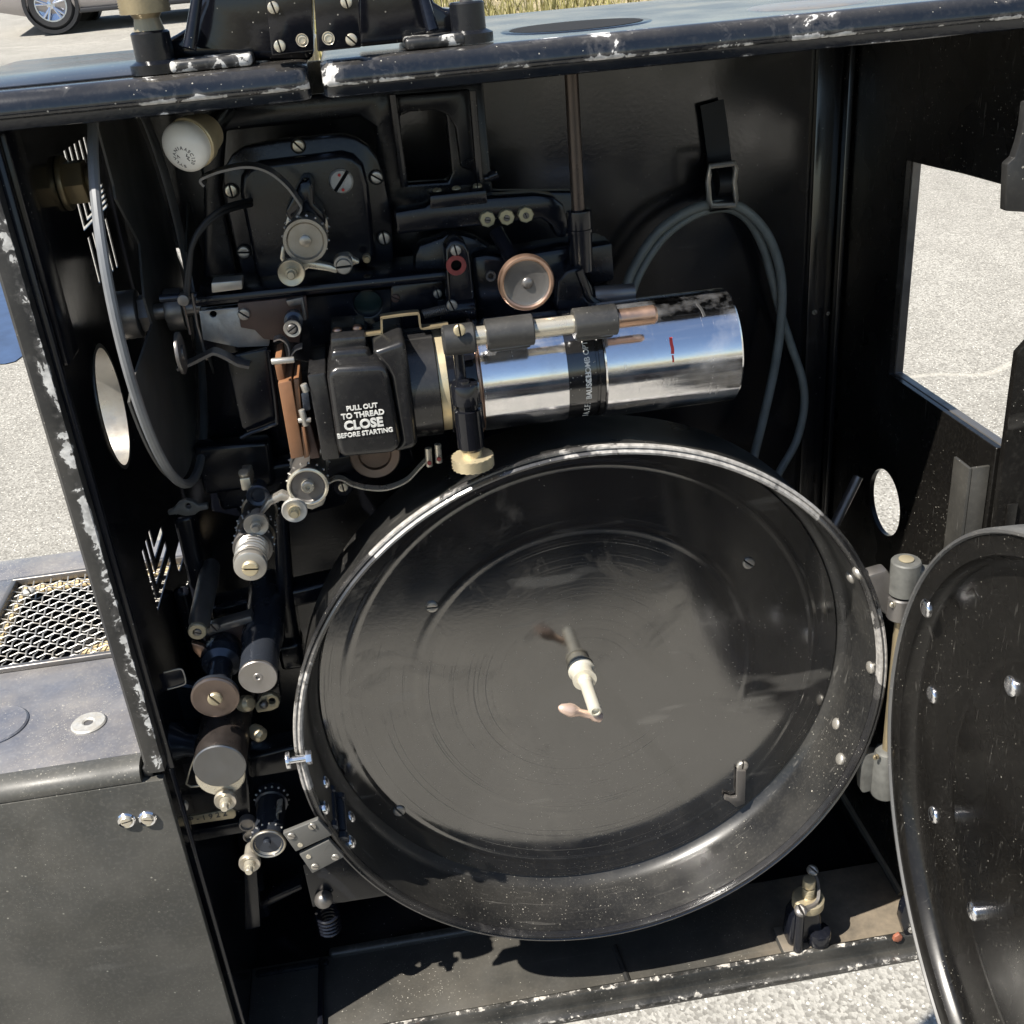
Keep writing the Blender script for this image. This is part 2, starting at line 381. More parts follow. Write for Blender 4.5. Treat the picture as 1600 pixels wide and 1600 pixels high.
def screw(p, r, mat, parent, ang=None, d=None, name='screw', dome=.22):
    o = D.objects.new(name, screw_mesh(mat, dome)); COL.objects.link(o); put(o, V(p), parent); o.scale = (r, r, r)
    ang = random.uniform(0, pi) if ang is None else radians(ang)
    M = Matrix.Rotation(ang, 4, 'Y')
    if d is not None: M = V((0, -1, 0)).rotation_difference(V(d)).to_matrix().to_4x4() @ M
    o.rotation_euler = M.to_euler(); return o
def pscrew(px, py, Y, rpx, mat, parent, ang=None, **kw):
    p = at(px, py, Y); return screw(p, rpx*mpp(p), mat, parent, ang, **kw)
def dome(p, d, r, mat, parent, h=.55, name='rivet'):
    bm = bmesh.new(); n = 7
    lathe(bm, p, V(d), [(r, -r*.2), (r, r*.05)]+[(r*cos(pi/2*i/n), r*(.05+h*sin(pi/2*i/n))) for i in range(1, n)]+[(0, r*(h+.05))], 20)
    return obj(name, bm, mat, parent)
def text_bm(s, size, depth, mapf, bold=0.0, align='CENTER', spacing=1.0):
    cu = D.curves.new('t', 'FONT'); cu.body = s; cu.size = size; cu.align_x = align; cu.extrude = depth; cu.offset = bold
    cu.space_character = spacing; cu.resolution_u = 3
    o = D.objects.new('t', cu); COL.objects.link(o)
    me = D.meshes.new_from_object(o.evaluated_get(bpy.context.evaluated_depsgraph_get()))
    bm = bmesh.new(); bm.from_mesh(me)
    D.objects.remove(o); D.curves.remove(cu); D.meshes.remove(me)
    for v in bm.verts: v.co = mapf(v.co)
    return bm
def knurl(bm, p, d, r, h, n=48, dep=.05, rows=4):
    """cross-hatched knurled drum"""
    M = frame(p, d); rings = []
    for k in range(rows*2+1):
        z = h*k/(rows*2)
        rings.append([bm.verts.new(M @ V(((r*(1-dep*((i+k) % 2)))*cos(2*pi*i/n), (r*(1-dep*((i+k) % 2)))*sin(2*pi*i/n), z))) for i in range(n)])
    for a, b in zip(rings, rings[1:]):
        for i in range(n): bm.faces.new((a[i], a[(i+1) % n], b[(i+1) % n], b[i]))
    for ring, z in ((rings[0], 0), (rings[-1], h)):
        c = bm.verts.new(M @ V((0, 0, z)))
        for i in range(n): bm.faces.new((ring[i], ring[(i+1) % n], c))
    return bm

# ================================================================== SETTING
GZ0, GS = -1.44, 0.074
def gz(y): return GZ0 + GS*y
def ground_mat():
    m, n, b = newmat('pale_asphalt'); co = coord(n)
    big = noise(n, co, .55, 5, .6); mid = noise(n, co, 5, 4, .6)
    v = N(n, 'ShaderNodeTexVoronoi'); v.inputs['Scale'].default_value = 150; L(n, co, v.inputs['Vector'])
    sc = N(n, 'ShaderNodeSeparateColor'); L(n, v.outputs['Color'], sc.inputs[0])
    c = mixc(n, ramp(n, big, .3, .7), (.275, .264, .234), (.37, .354, .315))
    c = mixc(n, ramp(n, mid, .35, .75, 0, .5), c, (.20, .19, .165))
    c = mixc(n, ramp(n, sc.outputs[0], .25, 1, 0, .8), c, (.12, .112, .095))
    light = mth(n, 'MULTIPLY', mth(n, 'GREATER_THAN', sc.outputs[1], .91), mth(n, 'LESS_THAN', v.outputs['Distance'], .42))
    c = mixc(n, light, c, (.56, .53, .46))
    v2 = N(n, 'ShaderNodeTexVoronoi', feature='DISTANCE_TO_EDGE'); v2.inputs['Scale'].default_value = .22
    dst = N(n, 'ShaderNodeMapping'); L(n, co, dst.inputs[0]); add = N(n, 'ShaderNodeVectorMath', operation='ADD'); L(n, dst.outputs[0], add.inputs[0])
    nv = N(n, 'ShaderNodeTexNoise'); nv.inputs['Scale'].default_value = .9; L(n, co, nv.inputs['Vector']); L(n, nv.outputs['Color'], add.inputs[1]); L(n, add.outputs[0], v2.inputs['Vector'])
    crack = ramp(n, v2.outputs['Distance'], .0015, .005, .35, 0)
    c = mixc(n, crack, c, (.50, .47, .40))
    c = mixc(n, ramp(n, noise(n, co, 1.6, 6, .7), .58, .72, 0, .45), c, (.17, .16, .14))
    c = mixc(n, ramp(n, noise(n, co, 28, 4, .7), .62, .75, 0, .5), c, (.13, .122, .105))
    L(n, c, b.inputs['Base Color']); b.inputs['Roughness'].default_value = .85
    bp = N(n, 'ShaderNodeBump'); bp.inputs['Strength'].default_value = .32; bp.inputs['Distance'].default_value = .004
    L(n, mth(n, 'ADD', v.outputs['Distance'], noise(n, co, 300, 2)), bp.inputs['Height']); L(n, bp.outputs[0], b.inputs['Normal'])
    return m
bm = bmesh.new()
vs = [bm.verts.new((x, y, gz(y))) for x, y in ((-150, -80), (150, -80), (150, 200), (-150, 200))]; bm.faces.new(vs)
g = obj('ground', bm, ground_mat(), None, flat=True); g['kind'] = 'structure'
# blue paint on the parking lot
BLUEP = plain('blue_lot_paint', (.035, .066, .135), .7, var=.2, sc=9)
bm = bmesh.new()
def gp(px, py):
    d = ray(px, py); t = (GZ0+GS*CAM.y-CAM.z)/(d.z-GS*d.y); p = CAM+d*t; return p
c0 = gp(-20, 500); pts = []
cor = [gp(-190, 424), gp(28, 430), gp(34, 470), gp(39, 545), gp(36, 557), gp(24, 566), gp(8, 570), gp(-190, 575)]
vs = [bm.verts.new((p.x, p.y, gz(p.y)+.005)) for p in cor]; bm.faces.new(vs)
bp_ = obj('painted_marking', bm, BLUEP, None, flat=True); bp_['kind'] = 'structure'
# ------------------------------------------------------------------ grass verge
GRASS = plain('dry_grass', (.22, .20, .075), .8, var=.5, sc=3)
bm = bmesh.new(); rnd = random.Random(3)
for i in range(9000):
    y = rnd.uniform(12.2, 17); x = rnd.uniform(-.6, 9.5); z = gz(y)+max(0, (y-12.4)*.03)
    h = rnd.uniform(.05, .22)*(1+.8*math.sin(x*2.1)*math.sin(y*1.7)); a = rnd.uniform(0, pi); lx = rnd.uniform(-.08, .08); ly = rnd.uniform(-.08, .08); wd = rnd.uniform(.006, .016)
    p = V((x, y, z)); q = V((cos(a)*wd, sin(a)*wd, 0)); t = p+V((lx*.4, ly*.4, h*.55)); e = p+V((lx, ly, h))
    v = [bm.verts.new(c) for c in (p-q, p+q, t+q*.7, t-q*.7, e)]
    bm.faces.new((v[0], v[1], v[2], v[3])); bm.faces.new((v[3], v[2], v[4]))
gv = obj('grass', bm, GRASS, None, flat=True); tag(gv, 'sunny yellow green weeds on the verge behind the projector', 'grass', kind='stuff')
SOIL = plain('verge_soil', (.30, .25, .15), .9, var=.3, sc=4)
bm = bmesh.new()
vs = [bm.verts.new((x, y, gz(y)+dz)) for x, y, dz in ((-.7, 12.2, .004), (9.8, 12.2, .004), (9.8, 17.2, .12), (-.7, 17.2, .12))]; bm.faces.new(vs)
vg = obj('verge', bm, SOIL, None, flat=True); vg['kind'] = 'structure'

# ------------------------------------------------------------------ parked car (built whole, side on)
def car(loc, rotz, paintcol, label, rough=.28, met=.45):
    CP = plain('car_paint_'+str(len(D.objects)), paintcol, rough, met, var=.04); TY = plain('tyre_rubber', (.02, .02, .022), .75); AL = metal('alloy_wheel', (.62, .66, .74), .22, dirtamt=.1)
    GL = plain('car_glass', (.02, .025, .03), .05); RD = plain('tail_lamp', (.35, .01, .01), .15); TRM = plain('car_trim', (.015, .015, .017), .5)
    root = thing('parked_car', loc, label, 'car', 'cars in the parking lot'); root.rotation_euler = (0, 0, rotz)
    parts = []
    def part(name, bm, m, par=root):
        o = obj(name, bm, m, par) if par is root else obj(name, bm, m, par)
        return o
    save = V(root.location); root.location = (0, 0, 0)
    sec = [(-2.25, .42, .78, .62), (-2.2, .30, .95, .80), (-1.75, .20, 1.0, .88), (-1.0, .19, .98, .90), (0, .19, .96, .90), (1.0, .19, .94, .90), (1.7, .20, .90, .88), (2.15, .28, .82, .78), (2.28, .42, .66, .6)]
    bm = bmesh.new(); rings = []
    for x, z0, z1, hw in sec:
        ring = []
        for a, b in ((-.92, 0), (-1, .18), (-1, .55), (-.94, .85), (-.80, 1), (.80, 1), (.94, .85), (1, .55), (1, .18), (.92, 0)):
            ring.append(bm.verts.new((x, a*hw, z0+(z1-z0)*b)))
        rings.append(ring)
    for a, b in zip(rings, rings[1:]):
        for i in range(10): bm.faces.new((a[i], a[(i+1) % 10], b[(i+1) % 10], b[i]))
    bm.faces.new(rings[0]); bm.faces.new(rings[-1])
    body = part('body', bm, CP)
    bm = bmesh.new(); rings = []
    for x, z0, z1, hw in ((-1.75, .96, .99, .72), (-1.0, .95, 1.40, .62), (.1, .95, 1.46, .60), (.75, .92, 1.36, .60), (1.35, .9, .93, .70)):
        rings.append([bm.verts.new(c) for c in ((x, -hw-.1, z0), (x, -hw, z1), (x, hw, z1), (x, hw+.1, z0))])
    for a, b in zip(rings, rings[1:]):
        for i in range(4): bm.faces.new((a[i], a[(i+1) % 4], b[(i+1) % 4], b[i]))
    bm.faces.new(rings[0]); bm.faces.new(rings[-1]); part('cabin', bm, GL)
    bm = bmesh.new(); box(bm, (-.95, -.6, 1.40), (.7, .6, 1.48), .03); part('roof', bm, CP)
    for x in (-1.38, 1.38):
        for s in (-1, 1):
            bm = bmesh.new(); lathe(bm, (x, s*.78, .34), (0, s, 0), [(.39, -.12), (.39, .135), (.34, .135), (.34, -.12)], 28); part('wheel_arch', bm, TRM)
            bm = bmesh.new(); lathe(bm, (x, s*.70, .33), (0, s, 0), [(.20, 0), (.29, 0), (.325, .03), (.33, .08), (.325, .17), (.29, .21), (.225, .205), (.21, .14), (.20, 0)], 32)
            wh = part('wheel', bm, TY)
            bm = bmesh.new(); lathe(bm, (x, s*.70, .33), (0, s, 0), [(.22, .10), (.228, .20), (.205, .2), (.20, .15), (.06, .11), (.06, .10)], 32)
            for k in range(5):
                a = 2*pi*k/5+.4
                for da in (-.16, .16):
                    rod(bm, (x+.04*cos(a), s*.875, .33+.04*sin(a)), (x+.21*cos(a+da), s*.895, .33+.21*sin(a+da)), .02, 8)
            cyl(bm, (x, s*.85, .33), (0, s, 0), .06, .04, 16, .005); part('rim', bm, AL, wh)
    for s in (-1, 1):
        bm = bmesh.new(); box(bm, (-2.24, s*.62-.13, .70), (-2.10, s*.62+.13, .84), .02); part('tail_lamp', bm, RD)
        bm = bmesh.new(); box(bm, (2.05, s*.6-.14, .60), (2.24, s*.6+.14, .70), .02); part('headlight', bm, AL)
        bm = bmesh.new(); box(bm, (-1.0, s*.90-.01, .19), (1.0, s*.90+.012, .25), .01); part('sill_trim', bm, TRM)
        for hx in (-.55, .45):
            bm = bmesh.new(); box(bm, (hx-.1, s*.905-.02, .80), (hx+.1, s*.905+.025, .825), .008); part('door_handle', bm, CP)
    root.location = save
    return root
p = gp(95, 52)
car((p.x+1.38, p.y+.7, gz(p.y+.7)+.002), 0, (.37, .345, .335), 'pale silver brown sedan parked beyond the projector, alloy wheel showing')

car((.5, -3.75, gz(-3.75)+.002), 0, (.016, .011, .011), 'added dark car behind the viewer, unseen, darkens reflections in lens barrel and magazine', .7, 0.0)  # added out of view to put a dark band into the reflections

# ================================================================== PROJECTOR CASE
XL, XR, YB, ZF, ZT = -.265, .24, .235, -.25, .374
case = thing('projector_case', (0, .1, -.275), 'chipped black metal projector case with open front and hinged top lids', 'case')
# back wall with vent cut-outs at the left
bm = bmesh.new()
vents = [[(-.232, .266), (-.229, .266), (-.214, .232), (-.214, .222), (-.222, .222)]]
plate(bm, [(XL-.004, -.262), (XR+.004, -.262), (XR+.004, ZT), (XL-.004, ZT)], vents, (0, .004, 0), lambda u, v: V((u, YB, v)))
obj('back_wall', bm, WALL, case)
# right wall with window and round hole
bm = bmesh.new()
plate(bm, [(.001, -.262), (YB-.001, -.262), (YB-.001, ZT), (.001, ZT), (.001, .2940), (.030, .2943), (.070, .2932), (.110, .2912), (.1395, .2900), (.1395, .1475), (.001, .1510)], [circ(.131, .0525, .0245, 32)],
      (.004, 0, 0), lambda u, v: V((XR, u, v)), .0004, 1)
obj('right_wall', bm, LIDP, case)
bm = bmesh.new()   # bright folded lip round the window
plate(bm, [(.0005, .1470), (.1435, .1435), (.1435, .2940), (.0700, .2972), (.0005, .2982), (.0005, .2940), (.030, .2943), (.070, .2932), (.110, .2912), (.1395, .2900), (.1395, .1475), (.0005, .1510)], [], (.006, 0, 0), lambda u, v: V((XR+.0045, u, v)), .0005, 1)
obj('window_lip', bm, DSTEEL, case)
# left wall with oval port and L-shaped vent slots
def lslot(y0, ztop, zc, y1, w): return [(y0, ztop), (y0, zc), (y1, zc), (y1, zc+w), (y0+w, zc+w), (y0+w, ztop)]
slots = []
for i in range(5): slots.append(lslot(.150+i*.0125, .347-.0005*i, .3025+i*.0042-.004, .206+i*.0035, .0026) if False else [(.146+i*.0135, .346), (.146+i*.0135, .3005+i*.0032), (.222, .3005+i*.0032), (.222, .3023+i*.0032), (.1516+i*.0135, .3023+i*.0032), (.1516+i*.0135, .346)])
for i in range(5): slots.append([(.150+i*.0135, .2955), (.150+i*.0135, .268-.001*i), (.1553+i*.0135, .268-.001*i), (.1553+i*.0135, .2955)])
for i in range(3): slots.append(lslot(.088+i*.013, .115, .072+i*.012, .150, .0055))
for i in range(3): slots.append(rrect(.165, -.005+i*.03, .20, .009+i*.03, .005))
hole = circ(.104, .205, .0275, 40, .0365)
bm = bmesh.new()
plate(bm, [(.006, -.262), (YB-.001, -.262), (YB-.001, ZT), (.006, ZT)], slots+[hole], (-.0008, 0, 0), lambda u, v: V((XL, u, v)))
obj('left_wall', bm, WALL, case)
bm = bmesh.new()     # bright turned bush in the oval port
n = 48; rings = []
for dx, k in ((.0005, 1.0), (.0012, 1.06), (.0012, .985), (-.016, .985), (-.016, 1.0), (.0005, 1.0)):
    rings.append([bm.verts.new((XL+dx, .104+.0275*k*cos(2*pi*i/n), .205+.0365*k*sin(2*pi*i/n))) for i in range(n)])
for a, b in zip(rings, rings[1:]):
    for i in range(n): bm.faces.new((a[i], a[(i+1) % n], b[(i+1) % n], b[i]))
obj('port_bush', bm, STEEL, case)
for y0, y1, z0, z1, d in ((.030, .056, .255, .372, .005), (.13, .14, -.25, .06, .012)):
    bm = bmesh.new(); box(bm, (XL, y0, z0), (XL+d, y1, z1), .004, 3); obj('wall_rib', bm, CAST, case)
# hexagonal nut on the left wall
p = atx(103, 286, XL+.002); bm = bmesh.new(); cyl(bm, p, (1, 0, 0), .0125, .012, 6, .0012); nut = obj('hex_nut', bm, OLDBRASS, case)
bm = bmesh.new(); cyl(bm, p+V((-.002, 0, 0)), (1, 0, 0), .0150, .0035, 32, .001); cyl(bm, p+V((.0125, 0, 0)), (1, 0, 0), .009, .004, 24, .001); obj('washer', bm, OLDBRASS, nut)
# front jamb, left: rounded stile with inner lip
def extrude_z(prof, z0, z1, nseg=1):
    bm = bmesh.new(); lay = bm.verts.layers.float.new('wear'); rings = []
    for k in range(nseg+1):
        ring = []
        for x, y, wv in prof:
            v = bm.verts.new((x, y, z0+(z1-z0)*k/nseg)); v[lay] = wv; ring.append(v)
        rings.append(ring)
    m = len(prof)
    for a, b in zip(rings, rings[1:]):
        for i in range(m): bm.faces.new((a[i], a[(i+1) % m], b[(i+1) % m], b[i]))
    bm.faces.new(rings[0]); bm.faces.new(rings[-1]); return bm
jamb = extrude_z([(-.2601, .0005, .6), (-.2602, .0195, 0), (-.2722, .0195, 0), (-.2722, .003, .35), (-.2715, -.0008, .72), (-.2697, -.0027, .45), (-.2665, -.0031, .70), (-.2635, -.0031, .98), (-.2606, -.0028, 1.0)], .016, ZT+.004, 40)
obj('jamb', jamb, CHIPJ, case)
bm = bmesh.new(); box(bm, (-.2602, .0035, .012), (-.2565, .0075, ZT), .0007); obj('jamb_lip', bm, CAST, case)
bm = bmesh.new(); box(bm, (-.2602, .0035, -.25), (-.2575, .0075, .012), .0007); obj('jamb_lip', bm, CAST, case)
# top: two lids with rounded chipped front edge
def lidbar(name, x0, x1, chl=0.0):
    zt, zb, yf, yb = .3905, .3745, -.0085, .238
    r = .0088; zg = zb+.0050
    prof = [(yb, zb, 0), (yf+.012, zb, .1), (yf+.0042, zb, .45), (yf+.0034, zb+.0006, .78), (yf+.0030, zg-.0010, .1), (yf+.0030, zg-.0002, .55), (yf+.0012, zg+.0002, .97), (yf+.0002, zg+.0012, 1.0), (yf, zg+.0024, .80)]
    for i in range(1, 7):
        t = radians(90*i/7); prof.append((yf+r-r*cos(t), zt-r+r*sin(t), .70+.14*(i == 5)))
    prof += [(yf+r, zt, .86), (yf+r+.004, zt, .4), (yb, zt, 0)]
    bm = bmesh.new(); lay = bm.verts.layers.float.new('wear'); rings = []
    n = 70; e = .006
    xs = [x0, x0+e*.12, x0+e*.5, x0+e]+[x0+e+(x1-x0-2*e)*k/n for k in range(1, n)]+[x1-e, x1-e*.5, x1-e*.12, x1]
    for x in xs:
        dd = min(x-x0, x1-x); ins = 0 if dd >= e else e*(1-math.sqrt(max(0, 1-((e-dd)/e)**2)))*.7
        ring = []
        for y, z, wv in prof:
            yy = max(y, yf+ins) if y < .1 else y; zz = min(max(z, zb+ins*.35), zt-ins*.35)
            if y < .1: yy = y+ins*(1-(y-yf)/.1)
            v = bm.verts.new((x, yy, zz)); v[lay] = min(1, wv+(.12 if dd < e else 0)); ring.append(v)
        rings.append(ring)
    m = len(prof)
    for a, b in zip(rings, rings[1:]):
        for i in range(m): bm.faces.new((a[i], a[(i+1) % m], b[(i+1) % m], b[i]))
    bm.faces.new(rings[0]); bm.faces.new(rings[-1])
    return obj(name, bm, CHIP, case, 40)
lidL = lidbar('top_lid', -.305, -.1160); lidR = lidbar('top_lid', -.1100, .262)
lidL['label'] = 'shorter left half of the chipped top lid'; lidR['label'] = 'longer right half of the chipped top lid'
# round recess in the right lid, its shade painted as a flat black disc
pc = atz(900, 41, .3905)
bm = bmesh.new(); lathe(bm, (pc.x, pc.y, .3908), (0, 0, 1), [(0, -.0002), (.034, -.0002), (.034, .0001), (.0375, .0001), (.0385, -.0003), (.0385, -.002), (0, -.002)], 48); rr = obj('lid_ring', bm, CAST, lidR)
bm = bmesh.new(); lathe(bm, (pc.x, pc.y, .3907), (0, 0, 1), [(0, .0004), (.0335, .0004), (.0335, 0), (0, 0)], 40); obj('lid_port', bm, VOID, lidR)
pc = atz(1260, 8, .3905)
bm = bmesh.new(); lathe(bm, (pc.x, pc.y, .3908), (0, 0, 1), [(0, .0003), (.028, .0003), (.030, -.0004), (0, -.0004)], 40); obj('lid_cap', bm, STEEL, lidR)
# panel seam on top of left lid
bm = bmesh.new(); box(bm, (-.296, .012, .3904), (-.145, .215, .3914), .0004); obj('lid_panel', bm, CHIP, lidL)
# floor, front rail and ribs
bm = bmesh.new(); box(bm, (XL, .004, -.2585), (XR+.003, .084, -.2505), .001); obj('floor', bm, DUSTY, case)
bm = bmesh.new(); box(bm, (XL, .0845, -.268), (XR+.003, YB+.003, -.2625), .001); obj('floor', bm, WALL, case)
bm = bmesh.new(); box(bm, (-.206, .080, -.2605), (.12, .088, -.2455), .003, 3); wear_set(bm, lambda c: .82 if c.z > -.2475 else .3); obj('floor_ridge', bm, RAILP, case)
def extrude_x(prof, x0, x1, n=60):
    bm = bmesh.new(); lay = bm.verts.layers.float.new('wear'); rings = []
    for k in range(n+1):
        ring = []
        for y, z, wv in prof:
            v = bm.verts.new((x0+(x1-x0)*k/n, y, z)); v[lay] = wv; ring.append(v)
        rings.append(ring)
    m = len(prof)
    for a, b in zip(rings, rings[1:]):
        for i in range(m): bm.faces.new((a[i], a[(i+1) % m], b[(i+1) % m], b[i]))
    bm.faces.new(rings[0]); bm.faces.new(rings[-1]); return bm
bm = extrude_x([(.0085, -.2585, 0), (.0085, -.2435, .2), (.0068, -.2425, .99), (.0040, -.2428, .95), (.0030, -.2445, .5), (.0024, -.2500, .1), (.0012, -.2525, .35), (-.0035, -.2530, .78), (-.0055, -.2545, 1.0), (-.0060, -.2570, .92), (-.0040, -.2590, .3)], XL+.002, XR+.010)
obj('front_rail', bm, RAILP, case)
bm = bmesh.new(); p0 = V((.011, .046, -.2505)); p1 = V((.0135, .012, -.2505))
tube(bm, [p0, p1], .0022, 8, 0); obj('floor_rib', bm, CHIPJ, case)
bm = bmesh.new(); tube(bm, [(.2395, .215, -.2465), (.2395, .046, -.2485)], .0036, 10, 0); obj('corner_bead', bm, DUSTY, case)
# partition at lower left: vertical groove panel
bm = bmesh.new(); box(bm, (-.2135, .010, -.2505), (-.2095, .078, -.2445), .001); obj('floor_rib', bm, CAST, case)
bm = bmesh.new(); box(bm, (XL+.003, .074, -.2605), (-.2065, .080, -.2475), .002); obj('floor_ridge', bm, CASTW, case)
# vertical angle strips in the back right corner
for x0, x1, yf in ((.216, .2335, .2285), (.2345, .2385, .220)):
    bm = bmesh.new(); box(bm, (x0, yf, -.24), (x1, YB-.0005, ZT-.001), .0008); obj('corner_strip', bm, WALL, case)
pscrew(1273, 488, .228, 4, STEEL, case); pscrew(1294, 490, .221, 3, STEEL, case)
# angle post inside the right front corner
bm = bmesh.new(); box(bm, (.2265, .004, -.25), (.2285, .022, .1385), .0004); box(bm, (.2288, .004, -.25), (.2395, .0062, .1385), .0004); obj('angle_post', bm, RAILP, case)
# lower door folded flat to the right, clipped upper corner
bm = bmesh.new()
plate(bm, [(.2425, -.255), (.40, -.255), (.40, .235), (.262, .235), (.2405, .2105)], [], (0, .005, 0), lambda u, v: V((u, -.0062, v)), .0008)
obj('lower_door', bm, LIDP, case)
bm = bmesh.new()
plate(bm, [(.2465, -.25), (.2525, -.25), (.2525, .118), (.2465, .118)], [], (0, .0015, 0), lambda u, v: V((u, -.0082, v)), .0004); obj('door_stiffener', bm, LIDP, case)
# latch plate at upper right
bm = bmesh.new(); pxplate(bm, [(1640, 150), (1604, 160), (1600, 196), (1594, 222), (1586, 246), (1574, 257), (1571, 330), (1640, 334)], -.004, .006, .0008); obj('latch_plate', bm, CHIPJ, case)
# underside skirt so the case is a closed body
bm = bmesh.new(); box(bm, (XL-.003, .006, -.275), (XR+.004, YB+.004, -.2690), .001); obj('base_plate', bm, WALL, case)
# slanting tube by the right wall
bm = bmesh.new(); a = at(1341, 745, .11); b = at(1303, 822, .10); lathe(bm, a, b-a, [(.0024, .001), (.0034, .0), (.0034, .05), (0, .05)], 14); obj('drain_tube', bm, DSTEEL, case)

# ------------------------------------------------------------------ pedestal under the case and side box
ped = thing('pedestal_stand', (-.30, .12, gz(.12)), 'dark column stand underneath the projector case and side box', 'stand')
bm = bmesh.new(); box(bm, (-.60, .03, -.290), (-.04, .22, -.2757), .004); obj('top_plate', bm, CAST, ped)
bm = bmesh.new(); lathe(bm, (-.30, .12, -.2905), (0, 0, -1), [(0, 0), (.09, 0), (.09, .012), (.05, .03), (.045, .9), (.07, .95), (0, .95)], 32); obj('column', bm, CAST, ped)
bm = bmesh.new(); lathe(bm, (-.30, .12, gz(.12)), (0, 0, 1), [(0, 0.0), (.24, 0.0), (.24, .02), (.10, .04), (.07, .075), (0, .075)], 40); obj('base', bm, CAST, ped)

# ================================================================== FILM MAGAZINE
MR = .185
RIM = paint('worn_rim_enamel', base=(.013, .013, .014), rough=.2, ior=1.8, speck=.05, chips=.16, chipcol=(.42, .40, .37), chipscale=16)
mag = thing('film_magazine', (0, .03, -.186), 'large round glossy black film magazine with its lid swung open', 'magazine')
def drum(prof, seg=128, wear=None):
    bm = bmesh.new(); lathe(bm, (0, 0, 0), BACK, prof, seg)
    if wear: wear_set(bm, wear)
    return bm
# shell: inner wall, fillet, outer wall
bm = drum([(.1795, .0035), (.1790, .008), (.1780, .036), (.1765, .0425), (.1715, .0462), (.1715, .0560), (.1790, .0580), (.1815, .0555), (.1822, .0035)])
shell = obj('drum_wall', bm, DRUMP, mag, 50)
DISC = paint('back_disc_gloss', base=(.007, .007, .008), rough=.10, ior=2.45, dust=.08, speck=.02, filmamt=.03, peel=.02, scratch=.25, rings=.30)
def bead(r0, w, h, y): return [(r0-w-.0008, y), (r0-w, y), (r0-w*.5, y-h*.7), (r0, y-h), (r0+w*.5, y-h*.7), (r0+w, y), (r0+w+.0008, y)]
prof = [(0, .0450)] + bead(.112, .0034, .00010, .0450) + bead(.155, .0030, .00024, .0450) + [(.1700, .0450), (.1708, .0450), (.1708, .0530), (0, .0530)]
disc = obj('back_disc', drum(prof), DISC, mag, 60)
# rolled rim with double bead
bm = drum([(.1797, .0040), (.1796, .0012), (.1805, -.0010), (.1818, -.0014), (.1828, -.0004), (.1833, .0004), (.1842, -.0006), (.1852, -.0004), (.1857, .0010), (.1852, .0036), (.1826, .0040), (.1797, .0040)], 160,
          lambda c: (.93 if c.z > -.02 else .45)+.05*sin(c.x*60))
obj('rolled_rim', bm, RIM, mag, 50)
for a, b, an in ((675, 948, 2), (1170, 880, 40), (1160, 1197, 95), (624, 1267, 60)):
    pscrew(a, b, .0445, 9.5, STEEL, disc, an)
# spindle, collar and folding latch arm
SPIN = metal('spindle_steel', (.78, .74, .62), .34, dirt=(.42, .36, .26), dirtamt=.4, metallic=.5)
sp0 = at(908, 1046, .0445); k = mpp(sp0)
bm = bmesh.new(); lathe(bm, (sp0.x, .0448, sp0.z), (0, -1, 0), [(.0088, 0), (.0088, .0025), (.0080, .0032), (.0072, .0045), (.0072, .0100), (.0078, .0105), (.0078, .0125), (0, .0125)], 32); col_ = obj('spindle_collar', bm, SPIN, mag)
bm = bmesh.new(); lathe(bm, (sp0.x, .033, sp0.z), (0, -1, 0), [(.0046, 0), (.0046, .004), (.0042, .0045), (.0042, .031), (.0038, .0335), (.0026, .0340), (.0026, .031), (0, .031)], 24); sp = obj('spindle', bm, SPIN, mag)
tip = at(934, 1120, .005); far = at(868, 1104, .000)
bm = bmesh.new(); d = (far-tip); ln = d.length
lathe(bm, tip-d.normalized()*.002, d, [(0, 0), (.0034, .0005), (.0034, .005), (.0024, .007), (.0024, ln*.50), (.0042, ln*.66), (.0043, ln*.75), (.0026, ln*.93), (.0012, ln*.98), (0, ln)], 18); obj('latch_arm', bm, metal('copper_worn_latch', (.70, .52, .42), .36, dirt=(.75, .70, .62), dirtamt=.6, metallic=.5), sp)
# rivets on the inner wall (drum surface hit along the view)
def hit_drum(px, py, R=.1785):
    d = ray(px, py); a = d.x*d.x+d.z*d.z; b = 2*(CAM.x*d.x+CAM.z*d.z); c = CAM.x**2+CAM.z**2-R*R
    t = (-b+math.sqrt(max(0, b*b-4*a*c)))/(2*a); return CAM+d*t
for a, b in ((1329, 902), (1340, 896), (1360, 1043), (1307, 1131), (1313, 1186), (508, 1222), (508, 1262), (548, 1276), (549, 1315)):
    p = hit_drum(a, b); nrm = V((-p.x, 0, -p.z)).normalized(); dome(p, nrm, .0042 if a > 600 else .0046, CHROME if a < 600 else STEEL, shell, .5)
# chrome bolt through the wall
p = V((-.1835, .018, 0)); q = at(470, 1186, .004); p = hit_drum(478, 1184)
bm = bmesh.new(); cyl(bm, p, (1, 0, 0), .0042, .0035, 6, .0004); cyl(bm, p-V((.011, 0, 0)), (1, 0, 0), .0022, .011, 14); cyl(bm, p-V((.0115, 0, 0)), (1, 0, 0), .0052, .0022, 24, .0005); obj('through_bolt', bm, CHROME, mag)
# little bracket on the disc, lower right
bm = bmesh.new(); pxplate(bm, [(1152, 1205), (1166, 1205), (1164, 1256), (1150, 1262), (1140, 1253), (1132, 1250), (1134, 1244), (1143, 1247), (1151, 1246)], .041, .003, .0005); obj('stop_bracket', bm, DSTEEL, disc)
